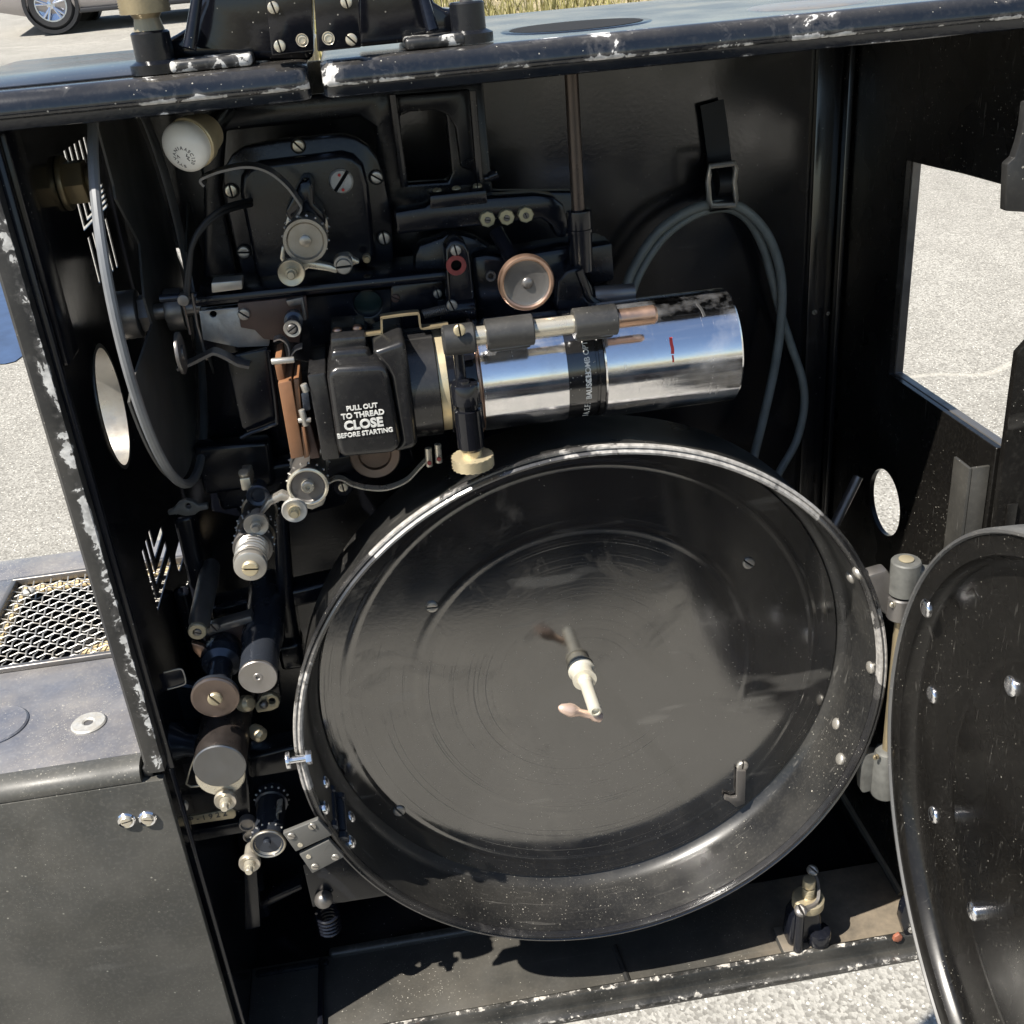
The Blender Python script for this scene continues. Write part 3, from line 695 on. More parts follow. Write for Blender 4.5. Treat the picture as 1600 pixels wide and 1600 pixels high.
# film trap: hinge plates and rollers
trap = []
for poly, scr in (([(442, 1303), (497, 1281), (519, 1305), (462, 1331)], [(455, 1306, 30), (488, 1291, 60)]), ([(468, 1336), (514, 1313), (538, 1339), (488, 1365)], [(524, 1339, 30), (492, 1354, 20)])):
    bm = bmesh.new(); pxplate(bm, poly, -.007, .0035, .0005); hp = obj('trap_plate', bm, GREYS, mag)
    for a, b, an in scr: pscrew(a, b, -.0070, 6.2, STEEL, hp, an)
for a, b in ((469, 1321), (482, 1339)): turn('dowel_pin', a, b, -.0074, [(0, 0), (4, 0), (4, 1), (7, 1.2), (7.4, 2), (7.4, 6), (0, 6)], NICKEL, mag, 20)
for (a, b), (c, d2), r in (((516, 1232), (519, 1296), .0032), ((529, 1243), (534, 1315), .0040)):
    bm = bmesh.new(); A = at(a, b, .034); B = at(c, d2, .003); dd = B-A; ln = dd.length
    lathe(bm, A, dd, [(0, 0), (r*1.1, 0), (r*1.1, ln*.1), (r*.7, ln*.12), (r*.7, ln*.16), (r, ln*.18), (r, ln*.80), (r*.7, ln*.82), (r*1.2, ln*.86), (r*1.2, ln*.98), (r*.5, ln), (0, ln)], 18); obj('trap_roller', bm, BLUED, mag)
# --- hinge
HX, HY = .1905, -.001
k = mpp((HX, HY, 0))
zt0 = at(1420, 874, HY).z
bm = bmesh.new(); lathe(bm, (HX, HY, .0860), (0, 0, -1), [(0, 0), (.0052, 0), (.0082, .0003), (.0088, .0012), (.0088, .0225), (.0075, .0235), (0, .0235)], 28)
plate(bm, [(HX+.001, .082), (HX+.024, .076), (HX+.024, .064), (HX+.001, .064)], [], (0, .010, 0), lambda u, v: V((u, HY-.005, v)), .002); kn = obj('hinge_knuckle', bm, ZINC, mag)
bm = bmesh.new(); cyl(bm, (HX, HY, .0862), (0, 0, 1), .0045, .0008, 20, .0003); obj('hinge_pin_head', bm, CREAM, kn)
bm = bmesh.new(); lathe(bm, (HX-.0005, HY, .0615), (0, 0, -1), [(0, 0), (.0078, 0), (.0085, .001), (.0085, .015), (.0075, .016), (0, .016)], 26)
plate(bm, [(.168, .078), (.180, .080), (HX, .060), (HX, .046), (.182, .047), (.172, .056)], [], (0, .010, 0), lambda u, v: V((u, HY+.001, v)), .002); kn2 = obj('hinge_knuckle', bm, DSTEEL, mag)
pscrew(1395, 945, -.006, 5, NICKEL, kn2, 80)
bm = bmesh.new(); rod(bm, (HX, HY, .046), (HX, HY, -.058), .0036, 16); obj('hinge_rod', bm, OLDBRASS, mag)
bm = bmesh.new(); lathe(bm, (HX, HY, -.057), (0, 0, -1), [(0, 0), (.0050, 0), (.0078, .0015), (.0085, .004), (.0088, .020), (.0088, .036), (.0080, .038), (0, .038)], 26)
plate(bm, [(.172, -.058), (HX, -.064), (HX, -.092), (.176, -.094)], [], (0, .010, 0), lambda u, v: V((u, HY+.001, v)), .002); kn3 = obj('hinge_knuckle', bm, ZINC, mag)
pscrew(1369, 1183, -.0065, 5, OLDBRASS, kn3, 70)
# --- lid, swung open towards the viewer
PH = radians(94.0); LU = V((cos(PH), -sin(PH), 0)); LN = V((-sin(PH), -cos(PH), 0)); LC = V((HX+.0095, HY-.004, -.004)) + LU*.187
if LN.x > 0: LN = -LN
bm = bmesh.new()
lathe(bm, LC, LN, [(0, .0012), (.118, .0012), (.120, .0004), (.124, .0004), (.126, .0012), (.165, .0012), (.1705, .0022), (.1735, .0050), (.1745, .0110), (.1775, .0125), (.1855, .0125), (.1872, .0110), (.1875, .0030), (.1862, .0016), (.1862, -.0010), (.1700, -.0022), (0, -.0022)], 160)
lid = obj('magazine_lid', bm, LIDP, mag, 40)
bm = bmesh.new(); lathe(bm, LC, LN, [(.1850, .0126), (.1858, .0140), (.1872, .0140), (.1882, .0120), (.1882, -.0012), (.1868, -.0022), (.1868, .0110), (.1850, .0126)], 160); obj('lid_edge', bm, paint('worn_lid_edge', base=(.085, .085, .085), rough=.4, ior=1.5, speck=.1, filmamt=.4), lid, 40)
def hit_lid(px, py, off=.0015):
    d = ray(px, py); t = ((LC+LN*off)-CAM).dot(LN)/d.dot(LN); return CAM+d*t
for a, b, off in ((1477, 947, .0015), (1432, 1088, .011), (1435, 1276, .011), (1580, 1072, .0015), (1520, 1424, .0015)):
    p = hit_lid(a, b, off); q = p-LC; q -= LN*q.dot(LN); rr = q.length
    dome(LC+q+LN*(.0014 if rr < .17 else .0125), LN, .0056, CHROME, lid, .42)

# ================================================================== PROJECTION LENS
AY, AZ, LR = .035, .2215, .0305
lens = thing('projection_lens', (.03, AY, AZ-LR), 'long polished chrome projection lens barrel with black engraved band', 'lens')
xa, xb, xc, xd, xe = at(752, 600, .008).x, at(887, 589, .008).x, at(945, 579, .008).x, at(1155, 560, .012).x, at(705, 610, .01).x
bm = bmesh.new(); lathe(bm, (xa, AY, AZ), (1, 0, 0), [(.020, 0), (LR-.001, 0), (LR, .0008), (LR, xb-xa), (.02, xb-xa)], 96); obj('rear_barrel', bm, CHROME, lens)
BAND = paint('black_lens_band', base=(.008, .008, .009), rough=.12, ior=1.9, speck=.06, filmamt=.05)
w_ = xc-xb
bm = bmesh.new(); lathe(bm, (xb+.0002, AY, AZ), (1, 0, 0), [(.02, 0), (LR-.0006, 0), (LR-.0006, w_*.76), (LR-.0014, w_*.78), (LR-.0014, w_*.84), (LR-.0002, w_*.85), (LR-.0002, w_*.97), (.02, w_-.0004)], 96); bnd = obj('engraved_band', bm, BAND, lens)
bm = bmesh.new(); lf = xd-xc
lathe(bm, (xc, AY, AZ), (1, 0, 0), [(.02, 0), (LR+.0002, 0), (LR+.0010, .0008), (LR+.0010, lf-.001), (LR+.0002, lf), (LR-.0015, lf), (LR-.0020, lf-.004), (LR-.003, lf-.03), (.02, lf-.04)], 96); fb = obj('front_barrel', bm, CHROME, lens)
bm = bmesh.new(); lathe(bm, (xd-.026, AY, AZ), (1, 0, 0), [(0, .004), (.012, .003), (.0275, -.002), (.0275, -.004), (0, -.004)], 48); obj('front_glass', bm, plain('lens_glass', (.02, .02, .03), .03, ior=1.6), lens)
# lettering round the band: letters climb the barrel
def band_map(x0, ang0, R):
    def f(c):
        a = ang0 + c.x/R; return V((x0-c.y, AY-(R+c.z)*cos(a), AZ+(R+c.z)*sin(a)))
    return f
bm = text_bm('BAUSCH', .0042, .00006, band_map(xb+w_*.60, radians(-6), LR-.0005), .00012, 'CENTER')
merge(bm, text_bm('& LOMB OPTICAL CO.', .0042, .00006, band_map(xb+w_*.60, radians(35), LR-.0005), .00005, 'CENTER', .92))
merge(bm, text_bm('3 A. E.F.', .0046, .00006, band_map(xb+w_*.58, radians(-42), LR-.0005), .00004, 'CENTER', 1.0))
obj('band_lettering', bm, WLET, bnd, flat=True)
# red and dark marks on the front barrel (thin proud smears)
def smear(name, pts, wd, mat):
    bm = bmesh.new(); loop = []
    for px, py in pts:
        d = ray(px, py); R = LR+.0012; a = d.y*d.y+d.z*d.z; b = 2*((CAM.y-AY)*d.y+(CAM.z-AZ)*d.z); c = (CAM.y-AY)**2+(CAM.z-AZ)**2-R*R
        t = (-b-math.sqrt(max(0, b*b-4*a*c)))/(2*a); loop.append(CAM+d*t)
    ribbon(bm, loop, .0002, wd, 5, up=(1, 0, 0)); return obj(name, bm, mat, fb)
smear('red_paint_smear', [(1048, 527), (1049, 536), (1051, 545), (1051, 553)], .0016, REDM); smear('red_paint_smear', [(1051, 555), (1052, 561), (1052, 566)], .0009, REDM)
smear('scuff', [(1089, 474), (1096, 483), (1101, 494)], .0014, DARKM)

# ================================================================== PROJECTOR MECHANISM
mech = thing('projector_mechanism', (-.1, .12, .06), 'black cast projector mechanism with sprockets, gate and gear cover', 'mechanism')
YC = .100
# main casting: back frame with rounded openings
bm = bmesh.new()
pxplate(bm, [(300, 165), (598, 140), (612, 135), (755, 128), (770, 300), (900, 300), (905, 480), (700, 520), (700, 700), (560, 720), (540, 790), (420, 820), (330, 800), (318, 470), (318, 300)],
        .128, .012, .002, holes=[[(352, 205), (560, 183), (585, 200), (590, 330), (570, 460), (380, 480), (345, 300)], [(625, 178), (640, 170), (680, 168), (697, 180), (706, 270), (700, 284), (634, 288)]])
obj('main_casting', bm, CAST, mech)
# bracket of the upper frame: raised edges
for a, b in (((613, 148), (632, 292)), ((738, 142), (750, 290))):
    bm = bmesh.new(); A = at(*a, .11); B = at(*b, .11); tube(bm, [A, B], .0022, 8, 0); obj('frame_edge', bm, CAST, mech)
bm = bmesh.new(); pxplate(bm, [(617, 150), (735, 140), (740, 200), (742, 270), (720, 262), (712, 200), (700, 180), (680, 172), (640, 175), (624, 182)], .118, .008, .0015); obj('frame_arch', bm, CASTW, mech)
# gear cover
cov = [(348, 281), (350, 263), (362, 243), (381, 230), (437, 220), (534, 211), (556, 216), (575, 229), (590, 250), (599, 277), (613, 337), (616, 430), (384, 452), (370, 396), (356, 333)]
bm = bmesh.new(); pxplate(bm, cov, .098, .012, .0015); gc = obj('gear_cover', bm, CAST, mech)
inn = [(374, 300), (376, 276), (386, 262), (405, 254), (534, 238), (553, 243), (568, 258), (576, 290), (588, 400), (580, 412), (560, 415), (556, 434), (404, 450), (390, 380)]
bm = bmesh.new(); pxplate(bm, inn, .088, .012, .004, seg=4); obj('cover_dome', bm, CAST, gc)
for a, b, an, m in ((466, 228, 50, NICKEL), (588, 277, 35, STEEL), (600, 372, 85, STEEL), (361, 298, 85, NICKEL), (381, 394, 5, STEEL)): 
    pscrew(a, b, .0972, 9.6, m, gc, an); turn('screw_seat', a, b, .0970, [(9.8, 0), (11.8, 0), (11.8, 2), (9.8, 2)], VOID, gc, 24)
pscrew(533, 283, .0872, 19, CORRODED, gc, -50, dome=.05, name='filler_screw')
for a, b in ((530, 274), (536, 297)): turn('paint_dot', a, b, .0825, [(0, 0), (2.4, .2), (2.6, 2), (0, 2)], REDM, gc, 8)
# sprocket builder
def sprocket(px, py, Y, r, ln, matf, matb, parent, teeth=16, cup=True, boss=9, flange=None):
    p = at(px, py, Y); k = mpp(p); bm = bmesh.new(); R = r*k
    if cup: pr = [(0, 4*k), (R*.76, 4*k), (R*.82, 2*k), (R*.84, 0), (R*.98, 0), (R, 1.2*k), (R, 5*k)]
    else: pr = [(0, 0), (R*.96, 0), (R, 1.2*k), (R, 5*k)]
    pr += [(R*1.0, .009), (R*.86, .0095), (R*.86, ln-.009), (R*.98, ln-.0085), (R*.98, ln), (0, ln)]
    lathe(bm, p, BACK, pr, 40); o = obj('sprocket', bm, matf, parent)
    if boss: turn('sprocket_hub', px, py, Y, [(0, -3), (boss*.7, -3), (boss, -1.5), (boss, 6), (0, 6)], matf, o, 20)
    bm = bmesh.new()
    for yy in (.0068, ln-.0045):
        for i in range(teeth):
            a = 2*pi*(i+.5)/teeth; c = p+V((cos(a)*R*.99, yy, sin(a)*R*.99)); lathe(bm, c, (cos(a), 0, sin(a)), [(.0009, -.0004), (.0007, .0004), (.0003, .0010), (0, .0011)], 6)
    st_ = obj('sprocket_teeth', bm, STEEL, o); st_['kind'] = 'stuff'; return o
def pad_roller(px, py, Y, r, mat, parent, pin=9, pinlen=16, dx=-2, dy=8, name='pad_roller', pinm=None):
    o = turn(name, px, py, Y, [(0, 3), (r*.5, 3), (r*.8, .5), (r*.95, 0), (r, 2), (r, 7), (r*.6, 9), (r*.55, 40), (0, 40)], mat, parent, 32)
    turn('roller_pin', px, py, Y, [(0, -pinlen), (pin*.6, -pinlen), (pin*.72, -pinlen+2), (pin*.72, -pinlen*.45), (pin, -pinlen*.45), (pin, 4), (0, 4)], pinm or mat, o, 20); return o
sprocket(477, 377, .036, 35, .044, metal('sprocket_steel', (.40, .37, .32), .36, dirt=(.2, .17, .12), dirtamt=.6), DSTEEL, mech)
pad_roller(455, 427, .030, 21.5, metal('pad_roller_nickel', (.52, .48, .38), .35, dirt=(.3, .25, .17), dirtamt=.6), mech)
# pad arm and pivot
bm = bmesh.new(); pxplate(bm, [(462, 418), (480, 407), (515, 414), (528, 420), (526, 428), (512, 424), (482, 420), (466, 430)], .045, .006, .0008); obj('pad_arm', bm, NICKEL, mech)
bm = bmesh.new(); pxplate(bm, [(440, 384), (446, 386), (445, 404), (452, 414), (444, 416), (437, 404)], .047, .005, .0008); obj('pad_arm_tail', bm, NICKEL, mech)
turn('pivot_boss', 536, 414, .046, [(0, 0), (14, 0), (15, 1.5), (15, 22), (0, 22)], STEEL, mech, 28); pscrew(537, 416, .0455, 12.5, STEEL, mech, 0, dome=.05)
bm = bmesh.new(); pxplate(bm, [(528, 398), (545, 396), (553, 404), (562, 408), (561, 413), (553, 414), (546, 424), (540, 428)], .056, .006, .001); obj('pivot_lug', bm, NICKEL, mech)
turn('oil_cup', 573, 405, .075, [(0, -6), (4.5, -6), (5, 0), (6.5, 1), (6.5, 14), (0, 14)], OLDBRASS, mech, 18)
# bracket over the sprocket and film guide springs
bm = bmesh.new(); pxplate(bm, [(452, 345), (446, 330), (462, 300), (470, 284), (484, 283), (489, 296), (490, 318), (504, 332), (510, 352), (502, 350), (480, 330), (462, 346)], .060, .026, .002); obj('stripper_bracket', bm, CAST, mech)
bm = bmesh.new(); ribbon(bm, [at(a, b, .052) for a, b in ((321, 288), (315, 280), (322, 274), (350, 264), (388, 258), (420, 266), (448, 288), (466, 312), (471, 322), (464, 335), (457, 345))], .0012, .014); obj('film_guide', bm, DSTEEL, mech)
for off in (0, 7):
    bm = bmesh.new(); tube(bm, [at(a, b, y) for a, b, y in ((392, 313+off, .088), (372, 317+off, .07), (345, 327+off, .055), (318, 350+off*.8, .048), (301, 380+off*.6, .045), (293+off*.5, 420, .045), (289+off*.6, 462, .045))], .0013, 10); obj('lead_wire', bm, BRUB, mech)
# clip at the wire ends with thin rods
bm = bmesh.new(); A = at(286, 470, .040); cyl(bm, A, BACK, .0030, .010, 18, .0005); rod(bm, at(287, 478, .044), at(297, 522, .050), .0007, 8); rod(bm, at(300, 458, .046), at(309, 512, .050), .0007, 8); rod(bm, at(309, 512, .050), at(323, 562, .055), .0008, 8); obj('wire_clip', bm, DSTEEL, mech)
bm = bmesh.new(); ribbon(bm, [at(a, b, .05) for a, b in ((278, 574), (300, 565), (326, 552), (336, 549), (352, 555), (372, 566), (390, 570))], .0016, .010); obj('spring_leaf', bm, DSTEEL, mech)
# horizontal film trap rail and plate
def barx(px0, px1, py0, h_px, Y, dep, mat, name, parent, bev=.0012):
    a = at(px0, py0, Y); b = at(px1, py0, Y); k = mpp(a); zc = a.z
    bm = bmesh.new(); box(bm, (a.x, Y, zc-h_px*k), (b.x, Y+dep, zc), bev); return obj(name, bm, mat, parent)
bm = bmesh.new(); pxplate(bm, [(303, 464), (700, 424), (720, 430), (722, 444), (700, 440), (303, 481)], .058, .045, .002); obj('trap_rail', bm, CAST, mech)
bm = bmesh.new(); rod(bm, at(250, 467, .07), at(345, 459, .07), .0022, 16); obj('shutter_shaft', bm, BLUED, mech)
bm = bmesh.new()
hl = [(575+22*cos(2*pi*i/28), 475+20*sin(2*pi*i/28)) for i in range(28)]
pxplate(bm, [(312, 480), (697, 440), (712, 520), (700, 560), (505, 570), (440, 560), (320, 548)], .068, .010, .0012, holes=[hl]); tp = obj('trap_plate', bm, CAST, mech)
turn('peep_glass', 575, 475, .0745, [(0, 0), (21.5, 0), (21.5, 6), (0, 6)], plain('green_peep_glass', (.02, .035, .032), .12), tp, 28)
bm = bmesh.new(); pxplate(bm, [(611, 450), (615, 446), (690, 438), (694, 442), (697, 478), (693, 482), (614, 490), (610, 486)], .064, .004, .0006); cp = obj('cover_plate', bm, CAST, mech)
pscrew(618, 466, .0635, 6.5, RUSTB, cp, 30); pscrew(684, 459, .0635, 7, STEEL, cp, 80)
bm = bmesh.new(); h2 = [(333+5.5*cos(2*pi*i/16), 491+5*sin(2*pi*i/16)) for i in range(16)]
pxplate(bm, [(311, 486), (400, 478), (424, 520), (420, 541), (372, 543), (317, 531)], .060, .0025, .0004, holes=[h2]); obj('galvanised_plate', bm, GALV, mech)
bm = bmesh.new(); pxplate(bm, [(371, 474), (478, 463), (482, 498), (472, 501), (468, 536), (412, 530), (398, 516), (376, 512)], .0560, .0030, .0005); bpn = obj('brown_plate', bm, RUSTB, mech)
pscrew(381, 491, .0552, 9.5, STEEL, bpn, 40)
bm = bmesh.new(); pxplate(bm, [(330, 442), (378, 438), (379, 452), (331, 458)], .050, .012, .0006); obj('spacer_block', bm, STEEL, mech)
# roller post above the gate
bm = bmesh.new(); pxplate(bm, [(446, 470), (473, 464), (480, 500), (474, 502), (470, 476), (452, 480)], .050, .004, .0006); obj('post_bracket', bm, DSTEEL, mech)
turn('guide_post', 457, 514, .028, [(0, 2), (8, 2), (8, 0), (13, 0), (14, 1.5), (14, 8), (10, 10), (10, 42), (15, 44), (15, 60), (0, 60)], BLUED, mech); turn('post_ring', 457, 514, .0279, [(9, 0), (13, -.6), (14, 1), (14, 3), (9, 3)], STEEL, mech); pscrew(456, 514, .0280, 7.5, DSTEEL, mech, -30)
bm = bmesh.new(); ribbon(bm, [at(a, b, .04) for a, b in ((428, 530), (438, 527), (448, 534), (452, 546), (452, 556))], .0008, .008); ribbon(bm, [at(a, b, .04) for a, b in ((472, 540), (462, 544), (456, 552), (454, 560))], .0008, .008); obj('guide_spring', bm, STEEL, mech)
# film gate: brown fibre bars
for poly, Y, m_ in (([(434, 599), (455, 594), (475, 714), (455, 718)], .012, BROWN), ([(458, 593), (467, 591), (472, 652), (464, 653)], .014, BROWN), ([(470, 667), (476, 666), (484, 714), (475, 717)], .013, BROWN), ([(428, 566), (439, 562), (445, 593), (434, 596)], .016, BROWN), ([(476, 660), (484, 658), (500, 716), (485, 718)], .018, RUSTB)):
    bm = bmesh.new(); pxplate(bm, poly, Y, .030, .0007); obj('gate_bar', bm, m_, mech)
for a, b, c, d2, r in ((424, 565, 460, 562, .0017), (466, 657, 486, 656, .0014), (471, 640, 478, 665, .0017), (474, 600, 479, 612, .0019)):
    bm = bmesh.new(); rod(bm, at(a, b, .010), at(c, d2, .010), r, 12, .0004); obj('gate_pin', bm, STEEL, mech)
bm = bmesh.new(); pxplate(bm, [(470, 615), (482, 612), (486, 640), (474, 644)], .014, .006, .0006); obj('gate_catch', bm, BLUED, mech)
# gate door casting at the left
bm = bmesh.new(); pxplate(bm, [(352, 558), (418, 545), (432, 655), (424, 668), (392, 680), (378, 668)], .055, .006, .001); obj('gate_door', bm, CAST, mech)
bm = bmesh.new(); tube(bm, [at(a, b, .052) for a, b in ((420, 548), (433, 650), (424, 664), (392, 676), (376, 684))], .0013, 8, 3); obj('door_bead', bm, CAST, mech)
# lens housing with cast lettering
hs = thing  # (parts stay under the mechanism)
bm = bmesh.new(); pxplate(bm, [(480, 587), (508, 582), (531, 717), (504, 720)], .010, .050, .001); obj('housing_flange', bm, HOUS, mech)
face = [(511, 592), (514, 580), (526, 574), (596, 570), (604, 577), (609, 592), (627, 690), (624, 702), (613, 709), (540, 716), (531, 713), (527, 700)]
bm = bmesh.new(); pxplate(bm, face, .0010, .060, .0042, seg=5); hb = obj('lens_housing', bm, HOUS, mech)
bm = bmesh.new(); pxplate(bm, [(516, 548), (574, 543), (583, 556), (600, 578), (511, 586)], .016, .050, .003, seg=3); obj('housing_shoulder', bm, HOUS, hb)
bm = bmesh.new(); pxplate(bm, [(517, 529), (571, 525), (574, 550), (516, 555)], .020, .040, .0012); obj('housing_lug', bm, HOUS, hb)
bm = bmesh.new(); pxplate(bm, [(580, 550), (632, 532), (640, 577), (653, 692), (647, 702), (616, 708), (628, 690), (610, 590), (602, 575)], .0038, .050, .0030, seg=4); obj('housing_side', bm, HOUS, hb)
def hmap(cx, cy, Y):
    p = at(cx, cy, Y); ex = V((1, 0, 0)); return lambda c: p+ex*c.x+V((0, -c.z, c.y))
for s, x, y, sz, bo in (('PULL OUT', 566, 639, .0035, .00012), ('TO THREAD', 567.5, 651, .0040, .00014), ('CLOSE', 569, 668.5, .0068, .00028), ('BEFORE STARTING', 571, 679.5, .00345, .00010)):
    bm = text_bm(s, sz, .00035, hmap(x, y, .0009), bo, 'CENTER', 1.0); obj('raised_lettering', bm, WLET, hb, flat=True)
# black cylinder and brass ring between housing and clamp
xh = at(640, 620, .01).x; xh2 = at(688, 612, .01).x; xh3 = at(702, 612, .01).x
bm = bmesh.new(); lathe(bm, (xh+.001, AY, AZ), (1, 0, 0), [(.01, 0), (.0290, 0), (.0296, .0005), (.0296, xh2-xh-.0015), (.0290, xh2-xh-.001), (.01, xh2-xh-.001)], 64); obj('lens_sleeve', bm, HOUS, mech)
bm = bmesh.new(); lathe(bm, (xh2, AY, AZ), (1, 0, 0), [(.01, 0), (.0275, 0), (.0275, xh3-xh2), (.01, xh3-xh2)], 64); obj('brass_ring', bm, BRASS, mech)
bm = bmesh.new(); lathe(bm, (xh3, AY, AZ), (1, 0, 0), [(.01, 0), (.0292, 0), (.0298, .0006), (.0298, xa-xh3-.0018), (.01, xa-xh3-.0018)], 64); cl = obj('clamp_ring', bm, GLOSS, mech)
bm = bmesh.new(); lathe(bm, (xa-.0016, AY, AZ), (1, 0, 0), [(.01, 0), (.0312, 0), (.0314, .0007), (.0312, .0014), (.01, .0014)], 64); obj('copper_edge', bm, COPPER, mech)
# clamp post with knurled brass knob, standing vertical in front of the ring
pa = at(727, 604, -.004); pb = at(736, 700, -.004); xk = (pa.x+pb.x)/2
bm = bmesh.new(); lathe(bm, (xk, -.0035, pa.z+.003), (0, 0, -1), [(0, 0), (.0026, .0), (.0028, .0012), (.0068, .0012), (.0074, .0022), (.0074, .0118), (.0060, .0124), (.0060, .0150), (.0071, .0156), (.0071, pa.z-pb.z+.002), (.0055, pa.z-pb.z+.004), (0, pa.z-pb.z+.004)], 32); cpst = obj('clamp_post', bm, GLOSS, mech)
bm = bmesh.new(); cyl(bm, (xk, -.0035, pb.z-.0008), (0, 0, -1), .0052, .005, 24); knurl(bm, (xk, -.0035, pb.z-.0045), (0, 0, -1), .0114, .0062, 44, .07, 3); obj('clamp_knob', bm, BRASS, cpst, 12)
bm = bmesh.new(); plate(bm, [(xk-.0065, pa.z-.011), (xk+.0085, pa.z-.011), (xk+.0085, pa.z-.026), (xk-.0065, pa.z-.026)], [], (0, .03, 0), lambda u, v: V((u, -.0015, v)), .0012); obj('clamp_lug', bm, CAST, cpst)
bm = bmesh.new(); rod(bm, (xk-.001, .004, pa.z+.002), (xk-.001, .004, pa.z+.030), .0028, 16); obj('clamp_screw', bm, CAST, cpst)
# guide rod above the lens with sleeves
RY = -.002; zr = at(860, 511, RY).z
def xr(px, py=510): return at(px, py, RY).x
bm = bmesh.new(); rod(bm, (xr(735, 525), RY, zr), (xr(962, 499), RY, zr), .0048, 24); gr = obj('guide_rod', bm, NICKEL, mech)
bm = bmesh.new(); lathe(bm, (xr(960, 499), RY, zr), (1, 0, 0), [(0, 0), (.0049, 0), (.0049, xr(1021, 490)-xr(960, 499)), (.0040, xr(1025, 490)-xr(960, 499)), (0, xr(1025, 490)-xr(960, 499))], 24); obj('rod_end', bm, COPPER, gr)
bm = bmesh.new(); lathe(bm, (xr(691, 530), RY, zr-.0005), (1, 0, 0), [(0, 0), (.0065, 0), (.0078, .0012), (.0078, xr(742, 524)-xr(691, 530)-.001), (.0070, xr(742, 524)-xr(691, 530)), (0, xr(742, 524)-xr(691, 530))], 28); rc = obj('rod_collar', bm, HOUSW, mech)
pscrew(718, 516, RY-.0085, 9.5, BRASS, rc, 85)
for a, b in ((758, 832), (896, 963)):
    bm = bmesh.new(); x0, x1 = xr(a, 518), xr(b, 503)
    lathe(bm, (x0, RY, zr), (1, 0, 0), [(0, 0), (.0074, 0), (.0080, .0006), (.0080, x1-x0-.0006), (.0074, x1-x0), (0, x1-x0)], 28); box(bm, (x0+.001, RY+.001, zr-.0105), (x1-.001, RY+.012, zr-.003), .002)
    wear_set(bm, lambda c: .8); obj('rod_sleeve', bm, HOUSW, gr)
# wire bail from the housing, spring and screws
bm = bmesh.new(); ribbon(bm, [at(a, b, .03) for a, b in ((521, 528), (590, 519), (596, 516), (596, 498), (600, 494), (648, 488), (654, 491), (656, 506), (662, 511), (700, 506))], .0010, .007, 3); obj('wire_bail', bm, OLDBRASS, mech)
for a, b in ((527, 520), (558, 516)): dome(at(a, b, .03)+V((0, .004, 0)), (0, 0, 1), .0027, COPPER, mech, .7)
bm = bmesh.new(); tube(bm, helix(at(661, 491, .045), at(698, 483, .045)-at(661, 491, .045), .0022, .0011, 12), .0005, 6, 0); obj('coil_spring', bm, DSTEEL, mech)
bm = bmesh.new(); rod(bm, at(685, 486, .050), at(742, 480, .050), .0058, 22, .0008); obj('focus_shaft', bm, CAST, mech); pscrew(706, 477, .042, 8.5, STEEL, mech, 70)
# arm with red ring
bm = bmesh.new(); pxplate(bm, [(698, 470), (695, 390), (702, 377), (714, 373), (727, 380), (734, 395), (742, 462), (738, 500), (704, 500)], .048, .016, .0025, holes=[circ(713, 415, 8, 20)], seg=3); ra = obj('link_arm', bm, CAST, mech)
pscrew(712, 391, .0476, 8.6, STEEL, ra, 80); turn('red_ring', 713, 415, .0474, [(8.5, 0), (15.5, 0), (16, 1), (16, 3), (8.5, 3)], REDP, ra, 30); turn('ring_bore', 713, 415, .054, [(0, 0), (8.8, 0), (8.8, 3), (0, 3)], VOID, ra, 20)
# body casting right of the arm
bm = bmesh.new(); pxplate(bm, [(735, 402), (760, 398), (790, 402), (880, 388), (955, 380), (958, 430), (930, 440), (936, 480), (830, 500), (745, 505)], .066, .030, .003); obj('focus_casting', bm, CAST, mech)
bm = bmesh.new(); pxplate(bm, [(648, 402), (655, 384), (690, 372), (700, 365), (725, 368), (745, 374), (770, 390), (775, 400), (735, 402), (720, 520), (690, 440), (650, 442)], .085, .016, .003); obj('cam_casting', bm, CASTW, mech)
turn('threaded_hole', 767, 432, .064, [(0, 6), (4, 6), (5, 0), (8, 0), (8.5, 1.5), (8.5, 6), (0, 6)], DSTEEL, mech, 20)
# focus knob
fk = turn('focus_knob', 823, 443, .012, [(0, 6), (30, 6), (35, 4.5), (36.5, 1), (39, -.5), (42, 0), (43.5, 3), (43.5, 12), (40, 15), (14, 17), (14, 60), (0, 60)], [DSTEEL], mech, 64)
turn('knob_rim', 823, 443, .0118, [(36, .5), (38.5, -1.2), (42, -.8), (44, 2.5), (44.2, 12.5), (41, 15.5), (41, 5), (36, 2)], COPPER, fk, 72); dome(at(824, 442, .0144), (0, -1, 0), 9.5*mpp(at(824, 442, .0144)), DSTEEL, fk, .6, 'knob_stud')
# upper cross bar with brass bushes
bm = bmesh.new(); pxplate(bm, [(616, 332), (664, 324), (672, 318), (762, 310), (836, 305), (865, 308), (880, 320), (888, 345), (886, 372), (870, 372), (862, 352), (846, 342), (800, 348), (752, 354), (700, 358), (621, 367)], .078, .018, .002); cb = obj('cross_bar', bm, CAST, mech)
bm = bmesh.new(); pxplate(bm, [(672, 306), (760, 297), (762, 318), (672, 327)], .076, .022, .001); obj('bar_block', bm, CAST, cb)
for a, b, an in ((762, 343, 10), (792, 340, 20), (822, 336, 70)):
    bu = turn('brass_bush', a, b, .074, [(0, 0), (11.5, 0), (12.8, 1.5), (12.8, 12), (0, 12)], metal('pale_brass'+str(a), (.46, .42, .27), .42, dirt=(.26, .21, .12), dirtamt=.6, metallic=.7), cb, 8); pscrew(a, b+1, .0738, 5, DSTEEL, bu, an, dome=.05)
for a, b in ((683, 298), (713, 295), (746, 291)): p = at(a, b, .088); screw(p, 7*mpp(p), BRASS, cb, None, (0, -.3, 1))
